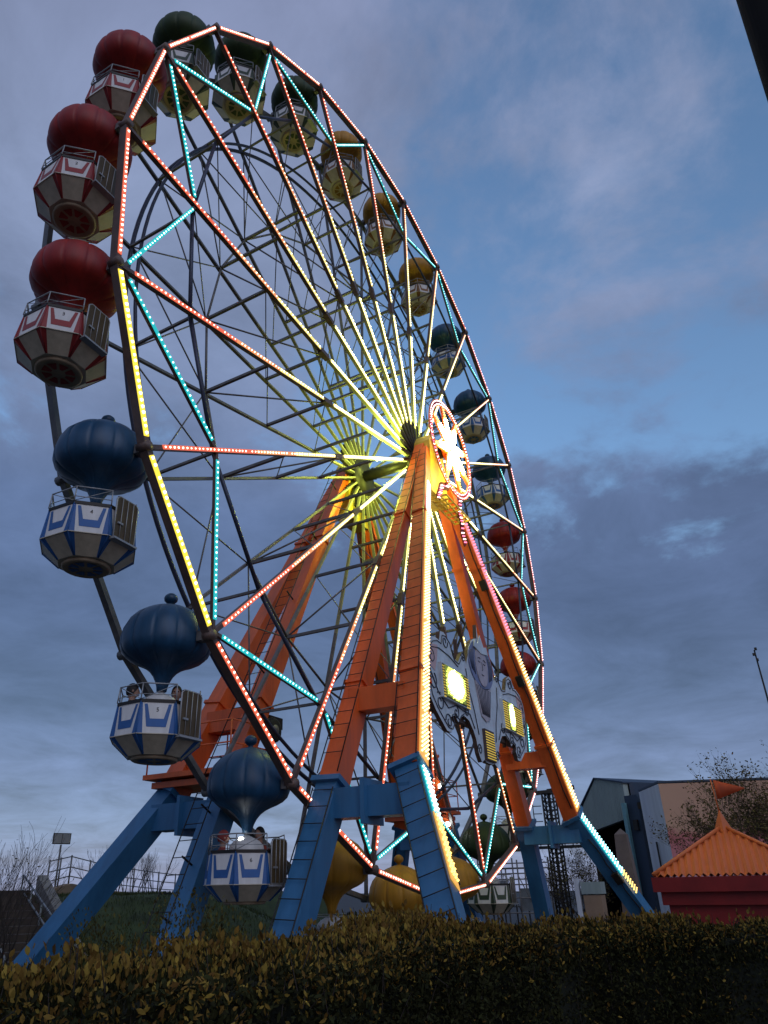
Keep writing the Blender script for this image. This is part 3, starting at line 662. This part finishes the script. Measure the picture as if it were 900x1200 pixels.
def shrub(x,y,z0,h,r,n,matl,label,mi=0):
    root=thing('shrub',label,'shrub',(x,y,z0),0,'loose shrubs behind the hedge')
    q=rng.standard_normal((n,3)); q/=np.linalg.norm(q,axis=1,keepdims=True); q*=(rng.uniform(.25,1,n)**.5)[:,None]; q*=1+.25*np.sin(q[:,[0]]*5+q[:,[2]]*4)
    pts=q*np.array([r,r,h/2])+np.array([0,0,h/2]); m=MB(); leaves(m,pts,.05,.5,asp=.45); m.build('foliage',matl,root)
    m=MB()
    for i in range(9):
        a=rng.uniform(0,2*PI); m.tube([(0,0,0),(r*.35*math.cos(a),r*.35*math.sin(a),h*.45),(r*.7*math.cos(a),r*.7*math.sin(a),h*.85)],[.025,.015,.006],5)
    m.build('stem',M['bark'],root)
shrub(-9.2,-1.5,0,2.5,.95,9000,M['leafm'],'yellow-green loose shrub just behind the hedge below gondola 6')
shrub(-9.0,.4,0,2.3,.8,5000,M['leafm'],'low yellow-green shrub behind the hedge at the foot of the laddered blue rear leg')
shrub(-6.0,4.6,0,2.0,.8,4000,M['leafm'],'yellowish shrub in front of the grass bank between the two rear blue legs')
# ------------------------------------------------------------------ trees
def bare_tree(name,label,x,y,z,h,spread,nb,seed,leafm=None,nl=0,stems=1,lsize=.09,levels=4,group=None,r0=None):
    rd=random.Random(seed); root=thing(name,label,'tree',(x,y,z),0,group); tr=MB(); cr_=MB(); tips=[]
    def grow(p,d,L,r,lv,mb):
        pts=[p]; rs=[r]; q=Vector(p); dd=Vector(d)
        for i in range(3):
            dd=(dd+Vector((rd.gauss(0,.13),rd.gauss(0,.13),rd.gauss(.05,.08)))).normalized(); q=q+dd*L/3; pts.append(q.copy()); rs.append(max(.003,r*(1-.22*(i+1))))
        mb.tube(pts,rs,6 if lv==0 else (5 if lv<2 else 3),cap=False)
        if lv>=levels-1: tips.append((pts[1],pts[-1])); return
        for b in range(nb if lv else nb+1):
            t=rd.uniform(.35,1); i=min(2,int(t*3)); o=pts[i].lerp(pts[i+1],t*3-i)
            a=rd.uniform(0,2*PI); dv=(dd*1.0+Vector((math.cos(a),math.sin(a),rd.uniform(-.1,.5)))*spread).normalized()
            grow(o,dv,L*rd.uniform(.5,.78),rs[i]*.55,lv+1,cr_)
        grow(pts[-1],dd,L*.62,rs[-1],lv+1,cr_)
    for s in range(stems):
        a=2*PI*s/stems; d=(Vector((math.cos(a)*.25,math.sin(a)*.25,1)) if stems>1 else Vector((0,0,1))).normalized()
        grow(Vector((.15*math.cos(a)*(stems>1),.15*math.sin(a)*(stems>1),-.05)),d,h*.42,r0 or h*.018,0,tr)
    tr.build('trunk',M['bark'],root)
    mats=[M['bark']]
    if nl:
        T=np.array([[*a,*b] for a,b in tips]); idx=rng.integers(0,len(T),nl); t=rng.uniform(0,1.1,nl)[:,None]
        pp=T[idx,:3]*(1-t)+T[idx,3:]*t+rng.normal(0,.07,(nl,3)); leaves(cr_,pp,lsize,-.05,np.ones(nl,int),.4); mats.append(leafm)
    cr_.build('crown',mats,root)
    return root
for i,(x,y,h,l) in enumerate(((-7.9,5.6,4.0,'bare leafless bush with upright twigs at the left edge, nearest the frame'),(-6.5,6.5,4.5,'tallest bare leafless bush beside the stairs, right of the other left bushes'),(-8.9,7.4,4.6,'bare twiggy bush partly cut off by the left edge, behind the others'))):
    bare_tree('bare_bush',l,x,y,hb(x,y) if y>7 else 0,h*1.0,.42,3,20+i,stems=5,levels=4,r0=.045,group='bare bushes at the left',leafm=M['leafo'],nl=60,lsize=.06)
for i in range(11):
    x=6.3+i*.62; y=17.9+.23*i; bare_tree('sapling','thin bare sapling in the row behind the railing on the bank',x,y,2.3,2.2+.5*((i*7)%4)/3,.22,2,50+i,stems=2,levels=4,r0=.035,group='saplings behind the bank railing')
bare_tree('loose_tree','loose olive-leaved tree standing behind the orange-roofed kiosk',12.6,-8.1,0,7.2,.65,5,5,M['leafo'],15000,stems=3,lsize=.10,levels=5,r0=.09)
bare_tree('bare_tree','dense dark twiggy tree seen between the right blue legs',22.6,1.75,0,4.6,.8,4,9,M['leafo'],1500,stems=4,levels=5,r0=.06,lsize=.12)
# ------------------------------------------------------------------ left bank furniture
st=thing('stairs','grey-brown concrete stairs climbing the bank at the left edge','stairs',(-3.4,6.9,.22))
f=Vector((.40,.917,0)); l=Vector((-.917,.40,0)); N=14; Wd=5.2
m=MB()
for i in range(N):
    z=.18*(i+1); a=f*(.46*i); b=f*(.46*N)
    c=(f*(.46*i)+f*.23)+l*(Wd/2); m.box((c.x,c.y,z/2),(.462,Wd,z),mx=Matrix.Rotation(math.atan2(f.y,f.x),3,'Z'))
m.build('steps',M['stone'],st)
m=MB(); 
a=l*-.18; b=a+f*.46*N
for (o,zz) in((l*-.18,.0),):
    Q=[o,o+f*.46*N]; V=[]
    for w in(0,-.3):
        for q,zz in((Q[0],0),(Q[1],0),(Q[1],2.95),(Q[0],.35)): V.append((q.x+l.x*w,q.y+l.y*w,zz))
    m.add(V,[(0,1,2,3),(7,6,5,4),(0,4,5,1),(1,5,6,2),(2,6,7,3),(3,7,4,0)])
m.build('plain_wall',M['concrete'],st)
for off in(.25,1.9,3.6):
    m=MB(); o=l*off
    A,B=o+f*.1,o+f*6.4
    for dz in(.9,.5): m.tube([A+Vector((0,0,.2+dz)),B+Vector((0,0,2.05+dz))],.028,6)
    for t in np.linspace(0,1,6): q=A.lerp(B,t); m.tube([q+Vector((0,0,.1+1.85*t)),q+Vector((0,0,1.1+1.85*t))],.028,6)
    m.build('handrail',M['signgrey'],st)
rw=[(1.0,14.3,2.75),(2.3,14.75,2.95),(5.2,16.0,2.72),(8.9,16.7,2.5),(12.5,18.0,2.4)]
m=MB()
for a,b in zip(rw[:-1],rw[1:]):
    a=Vector(a); b=Vector(b); d=(b-a).normalized(); s=Vector((-d.y,d.x,0)).normalized()*.15
    V=[]
    for q in(a,b): V+=[q+s,q-s,Vector((q.x-s.x,q.y-s.y,1.3)),Vector((q.x+s.x,q.y+s.y,1.3))]
    m.add(V,[(0,1,2,3),(7,6,5,4),(0,4,5,1),(1,5,6,2),(2,6,7,3),(3,7,4,0)])
tag(m.build('retaining_wall',M['tan']),'low tan retaining wall along the top of the grass bank','wall')
m=MB()
for a,b in zip(rw[:-1],rw[1:]):
    a=Vector(a); b=Vector(b); n=max(2,int((b-a).length/1.3))
    for i in range(n): q=a.lerp(b,i/n); m.tube([q,q+Vector((0,0,.95))],.03,6)
    for h in(.9,.55,.25): m.tube([a+Vector((0,0,h)),b+Vector((0,0,h))],.02,5)
tag(m.build('railing',M['steel']),'thin dark metal railing on top of the tan retaining wall','railing')
fl=thing('floodlight','square grey floodlight on a thin pole at the top of the stairs','floodlight',(3.17,16.5,2.4))
m=MB(); m.tube([(0,0,0),(0,0,1.95)],.035,8); m.build('pole',M['steel'],fl)
m=MB(); m.box((0,0,2.17),(.66,.10,.40),mx=Matrix.Rotation(rad(-28),3,'Z')); hd=m.build('lamp_head',M['dark'],fl)
m=MB(); mz=Matrix.Rotation(rad(-28),3,'Z')
for s in(-1,1): c=mz@Vector((s*.155,-.055,0)); m.box((c.x,c.y,2.17),(.29,.02,.34),mx=mz)
m.build('glass',M['signgrey'],hd)
# ------------------------------------------------------------------ kiosk
kx,ky=.82,-6.97; kf=math.atan2(.07,.9976)
ks=thing('kiosk','small maroon kiosk with a ribbed orange pyramid roof and a pennant on top','kiosk',(kx,ky,0),kf)
E_=1.42; ze=2.77; za=3.68
m=MB()
N=22
for s in range(4):
    ro=Matrix.Rotation(PI/2*s,4,'Z')
    for i in range(N*4):
        u0=-1+2*i/(N*4); u1=-1+2*(i+1)/(N*4)
        w0=.030*math.cos(i*PI/2)  ; w1=.030*math.cos((i+1)*PI/2)
        # front face points towards -x
        def pt(u,w,t): # t=0 eave, 1 at hip
            tt=1-abs(u); 
            return None
        # strip runs up from the eave until it meets the hip
        t0=1-abs(u0); t1=1-abs(u1)
        A=Vector((-E_,-E_*u0,ze+w0)); B=Vector((-E_,-E_*u1,ze+w1))
        Cc=Vector((-E_*(1-t1),-E_*u1,ze+(za-ze)*t1+w1)); D=Vector((-E_*(1-t0),-E_*u0,ze+(za-ze)*t0+w0))
        m.add([ro@A,ro@B,ro@Cc,ro@D],[(0,1,2,3)])
rf=m.build('roof',M['roofo'],ks)
m=MB()
for s in range(4):
    a=PI/4+PI/2*s; m.tube([(E_*1.414*math.cos(a),E_*1.414*math.sin(a),ze+.02),(0,0,za+.03)],.04,8)
m.lathe([(za-.10,.20),(za+.02,.14),(za+.12,.10),(za+.28,.03),(za+.34,.012)],4,smooth=False)
m.build('roof_cap',M['roofo'],rf)
m=MB(); m.box((0,0,ze-.16),(2*E_+.10,2*E_+.10,.26)); m.box((0,0,ze-.40),(2*E_-.14,2*E_-.14,.24)); m.build('fascia',M['maroon'],ks)
m=MB(); m.box((0,0,(ze-.5)/2),(2*E_-.34,2*E_-.34,ze-.5)); m.build('walls',M['maroon'],ks)
m=MB(); m.tube([(0,0,za+.25),(0,.03,za+.98)],.014,6); fp_=m.build('flagpole',M['roofo'],ks)
m=MB(); n_=8; V=[]; F=[]
for i in range(n_+1):
    t=i/n_; x=.02*math.sin(t*6); V+=[(x,-.02-.56*t,za+.96-.20*t),(x,-.02-.56*t,za+.56+.18*t)]
for i in range(n_): F.append((2*i,2*i+1,2*i+3,2*i+2))
m.add(V,F,0,True); o_=m.build('pennant',M['flag'],ks); md=o_.modifiers.new('t','SOLIDIFY'); md.thickness=.006
# ------------------------------------------------------------------ hall and pale building at the right
def wallquad(m,a,b,z0,z1a,z1b,th,mi=0):
    a=Vector((*a,0)); b=Vector((*b,0)); d=(b-a).normalized(); s=Vector((d.y,-d.x,0))*-th
    V=[a+Vector((0,0,z0)),b+Vector((0,0,z0)),b+Vector((0,0,z1b)),a+Vector((0,0,z1a))]; V+=[v+s for v in V]
    m.add(V,[(0,1,2,3),(7,6,5,4),(0,4,5,1),(1,5,6,2),(2,6,7,3),(3,7,4,0)],mi)
ha=thing('show_hall','large grey-green clad hall with a gabled end, dark opening and tall blue column','hall',(30.4,1.3,0))
ox,oy=30.4,1.3
L_=lambda x,y:(x-ox,y-oy)
# gable end cladding above the opening (plane through two plan points)
g0=Vector((*L_(31.61,2.89),0)); g1=Vector((*L_(29.16,-.2),0)); gd=(g1-g0); gn=Vector((gd.y,-gd.x,0)).normalized()
if gn.x<0: gn=-gn   # into the building
m=MB(); prof=[(0,5.5),(0,7.05),(.40,8.55),(.96,8.05),(1,8.0),(1,6.1)]
def gp(t,z,d): q=g0+gd*t+gn*d; return (q.x,q.y,z)
n_=len(prof); V=[gp(t,z,0) for t,z in prof]+[gp(t,z,.35) for t,z in prof]
F=[tuple(range(n_)),tuple(range(2*n_-1,n_-1,-1))]+[(i,i+n_,(i+1)%n_+n_,(i+1)%n_) for i in range(n_)]
m.add(V,F)
for t in np.linspace(.03,.97,26):
    zt_=np.interp(t,[0,.40,1],[7.05,8.55,8.0]); zb_=5.5+.6*t
    m.beam(gp(t,zb_+.05,-.012),gp(t,zt_-.05,-.012),.03,.02,yref=tuple(-gn))
m.build('gable_cladding',M['clad'],ha)
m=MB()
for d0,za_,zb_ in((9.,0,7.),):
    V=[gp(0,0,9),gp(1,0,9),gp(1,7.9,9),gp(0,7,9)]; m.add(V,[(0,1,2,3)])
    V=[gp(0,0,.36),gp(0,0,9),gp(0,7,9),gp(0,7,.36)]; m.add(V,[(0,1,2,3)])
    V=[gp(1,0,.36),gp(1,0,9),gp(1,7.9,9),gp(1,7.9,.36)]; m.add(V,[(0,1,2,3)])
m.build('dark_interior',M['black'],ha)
m=MB(); V=[gp(-.03,7.12,-.1),gp(.40,8.64,-.1),gp(1.03,8.08,-.1),gp(1.03,8.08,16),gp(.40,8.64,16),gp(-.03,7.12,16)]
V+= [(a,b,c-.08) for a,b,c in V]
m.add(V,[(0,1,4,5),(1,2,3,4),(6,11,10,7),(7,10,9,8),(0,6,7,1),(1,7,8,2),(2,8,9,3),(3,9,10,4),(4,10,11,5),(5,11,6,0)]); m.build('roof',M['navy'],ha)
m=MB(); V=[gp(1.02,0,.4),gp(1.02,8.0,.4),gp(1.02,8.0,16),gp(1.02,0,16)]; V=V+[(a+.12,b-.2,c) for a,b,c in V]
m.add(V,[(0,1,2,3),(7,6,5,4),(0,4,5,1),(1,5,6,2),(2,6,7,3),(3,7,4,0)]); m.build('plain_wall',M['navy'],ha)
cx,cy=28.35,-.85
m=MB(); m.box((cx-ox,cy-oy,3.6),(.7,.85,7.2),mx=Matrix.Rotation(rad(-28),3,'Z')); co=m.build('column',M['navy'],ha)
m=MB(); m.box((cx-ox-.33,cy-oy+.58,3.4),(.20,.22,6.8),mx=Matrix.Rotation(rad(-28),3,'Z')); m.build('column_edge',M['teal'],co)
m=MB(); m.box((cx-ox-.48,cy-oy+.1,5.6),(.12,.28,.55),mx=Matrix.Rotation(rad(-28),3,'Z')); m.box((cx-ox-.5,cy-oy-.3,6.6),(.1,.25,.35)); m.build('wall_lamp',M['dark'],co)
pb=thing('pale_building','pale flat-topped building with a faded pink painted front wall','building',(24.5,-2.76,0))
ox,oy=24.5,-2.76
a=L_(27.3,-1.3); b=(0,0); c=L_(27.4,-9.8); d=L_(33.5,-8.6)
m=MB(); wallquad(m,a,b,0,7.25,7.30,.25); m.build('plain_wall',M['wwall'],pb)
# painted front wall: pink lower part, tan upper part
pm=mat('faded_mural',(.30,.2,.16),.8,0,.25,.8,.1); nt=pm.node_tree; bs=nt.nodes['Principled BSDF']
tc=nd(nt,'ShaderNodeTexCoord'); sx=nd(nt,'ShaderNodeSeparateXYZ'); ns_=nd(nt,'ShaderNodeTexNoise'); ns_.inputs['Scale'].default_value=1.3; ns_.inputs['Detail'].default_value=8
nt.links.new(tc.outputs['Object'],sx.inputs[0]); nt.links.new(tc.outputs['Object'],ns_.inputs['Vector'])
ma=nd(nt,'ShaderNodeMath',operation='MULTIPLY_ADD'); ma.inputs[1].default_value=1.1; nt.links.new(ns_.outputs['Fac'],ma.inputs[0]); nt.links.new(sx.outputs['Z'],ma.inputs[2])
mr=nd(nt,'ShaderNodeMapRange'); mr.inputs['From Min'].default_value=2; mr.inputs['From Max'].default_value=8; nt.links.new(ma.outputs[0],mr.inputs['Value'])
rp=nd(nt,'ShaderNodeValToRGB'); e=rp.color_ramp.elements; e[0].position=.05; e[0].color=(.55,.42,.46,1); e[1].position=.62; e[1].color=(.46,.28,.20,1)
x_=e.new(.3); x_.color=(.50,.20,.24,1); x_=e.new(.55); x_.color=(.42,.14,.14,1)
nt.links.new(mr.outputs['Result'],rp.inputs['Fac']); nt.links.new(rp.outputs['Color'],bs.inputs['Base Color'])
m=MB(); wallquad(m,b,c,0,7.30,7.30,.25); m.build('painted_wall',pm,pb)
m=MB(); V=[(a[0],a[1],7.27),(b[0],b[1],7.34),(c[0],c[1],7.34),(d[0],d[1],7.27)]; V+=[(x,y,z+.10) for x,y,z in V]; m.add(V,[(3,2,1,0),(4,5,6,7),(0,1,5,4),(1,2,6,5),(2,3,7,6),(3,0,4,7)]); m.build('roof',M['navy'],pb)
m=MB(); q=Vector((*a,0)).lerp(Vector((*b,0)),.45); 
m.tube([(q.x-.15,q.y+.02,2.2),(q.x-.15,q.y+.02,4.6)],.05,6); m.build('downpipe',M['dark'],pb)
ob=thing('obelisk','brown tapered obelisk with a pointed top beside the right blue leg','obelisk',(22.2,-.92,0))
m=MB(); 
V=[]
for w,z in((.52,0),(.27,4.83),(.01,5.1)): V+=[(s*w*a,s*w*b,z) for s,a,b in((1,-1,-1),(1,1,-1),(1,1,1),(1,-1,1))]
m.add(V,[(0,1,5,4),(1,2,6,5),(2,3,7,6),(3,0,4,7),(4,5,9,8),(5,6,10,9),(6,7,11,10),(7,4,8,11)]); m.build('shaft',M['ostone'],ob)
m=MB(); m.box((0,0,.15),(1.3,1.3,.3)); m.build('plinth',M['stone'],ob)
bo=thing('booth','small tan and white booth between the right blue leg and the twiggy tree','booth',(20.2,.35,0))
m=MB(); m.box((0,0,1.1),(.8,.8,2.2)); m.build('body',M['tan'],bo)
m=MB(); m.box((0,0,2.5),(.9,.9,.5)); m.build('cap_panel',M['clad'],bo)
m=MB(); m.box((-.3,.65,1.45),(.2,.2,2.9)); m.build('post',M['wwall'],bo)
# lattice tower with platform
tw=thing('drop_tower','dark lattice ride tower with a small cross-shaped head, seen between the right orange legs','tower',(40.7,7.35,0))
m=MB()
w=.42
for a in(-1,1):
    for b in(-1,1): m.tube([(a*w,b*w,0),(a*w,b*w,9.0)],.07,6)
zz=0
while zz<8.9:
    for (a,b),(c_,d_) in(((-1,-1),(1,-1)),((1,-1),(1,1)),((1,1),(-1,1)),((-1,1),(-1,-1))):
        m.tube([(a*w,b*w,zz),(c_*w,d_*w,zz+.6)],.04,4); m.tube([(a*w,b*w,zz+.6),(c_*w,d_*w,zz+.6)],.035,4)
    zz+=.6
m.tube([(0,0,0),(0,0,9.0)],.12,8); m.build('mast',M['dark'],tw)
m=MB(); m.beam((-.45,1.6,9.05),(.1,-.2,9.15),.6,.26,yref=(0,0,1)); m.beam((0,.1,9.2),(.5,-1.9,9.4),.5,.26,yref=(0,0,1)); m.build('head_arms',M['dark'],tw)
m=MB()
for zz in np.arange(5.9,8.5,.55): m.tube([(-.5,.55,zz),(-.7,1.15,zz),(-.5,1.2,zz)],.035,5)
m.tube([(-.7,1.15,5.6),(-.7,1.15,8.5)],.04,5); m.build('ladder',M['dark'],tw)
m=MB(); m.box((0,0,5.2),(1.4,4.2,.15)); 
for y in np.linspace(-2.1,2.1,8): m.tube([(-.7,y,5.2),(-.7,y,6.1)],.035,5)
for zz in(5.7,6.1): m.tube([(-.7,-2.1,zz),(-.7,2.1,zz)],.03,5)
m.build('deck',M['dark'],tw)
# distant scaffold of another ride
sf=thing('ride_scaffold','grey steel scaffold of another ride low behind the wheel, left of the right blue legs','scaffold',(28.4,7.2,0))
m=MB()
for i in range(7):
    y=-2.2+i*.75
    m.tube([(0,y,0),(0,y,3.6+.9*((i*5)%3)/2)],.05,5); m.tube([(1.4,y,0),(1.4,y,4.2)],.05,5)
for zz in(1.2,2.0,2.7,3.3,3.6): m.tube([(0,-2.2,zz),(0,2.3,zz)],.04,5); m.tube([(1.4,-2.2,zz+.3),(1.4,2.3,zz+.3)],.04,5)
for i in range(6): y=-2.2+i*.75; m.tube([(0,y,1.2+.4*(i%2)),(0,y+.75,3.2)],.03,4)
m.build('frame',M['steel'],sf)
m=MB(); m.box((.7,1.0,2.2),(1.0,1.1,1.5)); m.box((.7,-1.3,1.9),(.9,1.3,1.2)); m.build('cabins',M['signgrey'],sf)
# boarding deck under the wheel
dk=thing('boarding_deck','low grey boarding deck with railings under the wheel','deck',(0,0,0))
m=MB(); m.box((0,-2.0,.2),(9,1.7,.4)); m.box((0,2.0,.2),(9,1.7,.4)); m.build('floor',M['concrete'],dk)
m=MB()
for y in(-2.8,2.8):
    for x in np.linspace(-4.4,4.4,9): m.tube([(x,y,.4),(x,y,1.5)],.025,6)
    for zz in(.9,1.5): m.tube([(-4.4,y,zz),(4.4,y,zz)],.025,6)
m.build('railing',M['steel'],dk)
# mast at the right edge
ms=thing('light_mast','thin tall mast with small lamps at its tip at the right edge','mast',(17.86,-8.6,0))
m=MB(); m.tube([(0,0,0),(0,0,11.75)],[.07,.03],8); m.build('pole',M['dark'],ms)
m=MB()
for y,z_ in((-.06,11.78),(.06,11.55),(-.02,11.3)): m.box((-.06,y,z_),(.12,.10,.10))
m.build('lamp_heads',M['dark'],ms)
# dark mast at the right
dp=thing('dark_mast','tall plain black mast cutting the top right corner against the sky','mast',(-9.93,-9.57,0))
m=MB(); m.tube([(.0,.0,0),(-.31,-.855,15)],.25,32); m.build('shaft',M['black'],dp)
m=MB(); m.box((0,0,.03),(.8,.8,.06)); m.build('base_plate',M['dark'],dp)
# ------------------------------------------------------------------ sky, sun, camera
wd=bpy.data.worlds.new('World'); sc.world=wd; wd.use_nodes=True; nt=wd.node_tree; L=nt.links
bg=nt.nodes['Background']; sky=nd(nt,'ShaderNodeTexSky'); sky.sky_type='NISHITA'; sky.sun_disc=False
SUN_EL,SUN_AZ=rad(6),rad(232)   # low, behind the camera (azimuth of the direction to the sun, from +x)
sky.sun_elevation=SUN_EL; sky.sun_rotation=PI/2-SUN_AZ; sky.altitude=50; sky.air_density=1.2; sky.dust_density=.4; sky.ozone_density=4.
tc=nd(nt,'ShaderNodeTexCoord'); sep=nd(nt,'ShaderNodeSeparateXYZ'); L.new(tc.outputs['Generated'],sep.inputs[0])
def mth(op,a,b=None,c=None):
    n=nd(nt,'ShaderNodeMath',operation=op)
    for i,v in enumerate((a,b,c)):
        if v is None: continue
        if isinstance(v,(int,float)): n.inputs[i].default_value=v
        else: L.new(v,n.inputs[i])
    return n.outputs[0]
zc_=mth('MAXIMUM',sep.outputs['Z'],0.0); den=mth('ADD',zc_,.13)
cxn=nd(nt,'ShaderNodeCombineXYZ'); L.new(mth('DIVIDE',sep.outputs['X'],den),cxn.inputs[0]); L.new(mth('DIVIDE',sep.outputs['Y'],den),cxn.inputs[1])
def noise(scale,detail,rough,loc,dist=0.):
    mp=nd(nt,'ShaderNodeMapping'); mp.inputs['Location'].default_value=loc; L.new(cxn.outputs[0],mp.inputs['Vector'])
    n=nd(nt,'ShaderNodeTexNoise'); n.inputs['Scale'].default_value=scale; n.inputs['Detail'].default_value=detail; n.inputs['Roughness'].default_value=rough; n.inputs['Distortion'].default_value=dist
    L.new(mp.outputs[0],n.inputs['Vector']); return n.outputs['Fac']
n1=noise(1.9,10,.60,(8.3,1.7,0),.25); n2=noise(5.2,10,.62,(1.3,.4,2.),.3)
left=mth('SUBTRACT',mth('MULTIPLY',sep.outputs['Y'],.87),mth('MULTIPLY',sep.outputs['X'],.49))   # + towards the left of the view
low=mth('SUBTRACT',.56,zc_)
bias=mth('ADD',mth('MULTIPLY',left,.55),mth('ADD',mth('MULTIPLY',mth('MAXIMUM',low,0),3.3),mth('MULTIPLY',mth('MAXIMUM',mth('MULTIPLY',low,-1),0),1.0)))
cov=mth('ADD',mth('ADD',mth('MULTIPLY',n1,1.7),mth('MULTIPLY',n2,.75)),bias)
mr=nd(nt,'ShaderNodeMapRange',interpolation_type='SMOOTHSTEP'); mr.inputs['From Min'].default_value=1.08; mr.inputs['From Max'].default_value=1.50; L.new(cov,mr.inputs['Value'])
cr=nd(nt,'ShaderNodeValToRGB'); L.new(zc_,cr.inputs['Fac'])
el=cr.color_ramp.elements; el[0].position=0; el[0].color=(.18,.25,.43,1); el[1].position=1; el[1].color=(.16,.18,.29,1)
for p_,c_ in((.07,(.155,.225,.39)),(.14,(.122,.168,.31)),(.22,(.083,.120,.225)),(.34,(.069,.100,.194)),(.47,(.087,.125,.235)),(.60,(.158,.203,.332)),(.75,(.205,.252,.388))):
    x_=el.new(p_); x_.color=(*c_,1)
# thin streaks and lighter rims inside the cloud
n3=noise(2.1,10,.62,(9.,2.,1.),.4); shade=nd(nt,'ShaderNodeMapRange'); shade.inputs['From Min'].default_value=.3; shade.inputs['From Max'].default_value=.7; shade.inputs['To Min'].default_value=.70; shade.inputs['To Max'].default_value=1.34; L.new(n3,shade.inputs['Value'])
mulc=nd(nt,'ShaderNodeMix',data_type='RGBA',blend_type='MULTIPLY'); mulc.inputs['Factor'].default_value=1; L.new(cr.outputs['Color'],mulc.inputs['A']); L.new(shade.outputs['Result'],mulc.inputs['B'])
sk=nd(nt,'ShaderNodeMix',data_type='RGBA',blend_type='MULTIPLY'); sk.inputs['Factor'].default_value=1; L.new(sky.outputs['Color'],sk.inputs['A']); sk.inputs['B'].default_value=(.47,.335,.30,1)
mx=nd(nt,'ShaderNodeMix',data_type='RGBA'); L.new(mth('MULTIPLY',mr.outputs['Result'],.92),mx.inputs['Factor']); L.new(sk.outputs['Result'],mx.inputs['A']); L.new(mulc.outputs['Result'],mx.inputs['B'])
L.new(mx.outputs['Result'],bg.inputs['Color']); bg.inputs['Strength'].default_value=1.22
su=bpy.data.lights.new('sun','SUN'); su.energy=.6; su.angle=rad(50); su.color=(.95,.93,1); so=bpy.data.objects.new('sun',su); C.objects.link(so)
dv=Vector((math.cos(SUN_AZ)*math.cos(rad(34)),math.sin(SUN_AZ)*math.cos(rad(34)),math.sin(rad(34)))); so.rotation_euler=dv.to_track_quat('Z','Y').to_euler()
cam=bpy.data.cameras.new('camera'); co=bpy.data.objects.new('camera',cam); C.objects.link(co); sc.camera=co
co.location=(-17.139,-8.230,2.631); co.rotation_euler=(CRX,CRY,CRZ) if False else (rad(115.70355844),rad(.86396375),rad(-59.38723721))
cam.sensor_fit='VERTICAL'; cam.sensor_height=24; cam.lens=833.391/1200*24; cam.shift_x=49.436/1200; cam.shift_y=40.517/1200; cam.clip_end=2000; cam.clip_start=.05
vs=sc.view_settings; vs.view_transform='Standard'; vs.look='None'; vs.exposure=0; vs.gamma=1; vs.use_curve_mapping=False
sc.cycles.use_denoising=True; sc.cycles.max_bounces=6; sc.cycles.diffuse_bounces=3; sc.cycles.sample_clamp_indirect=4
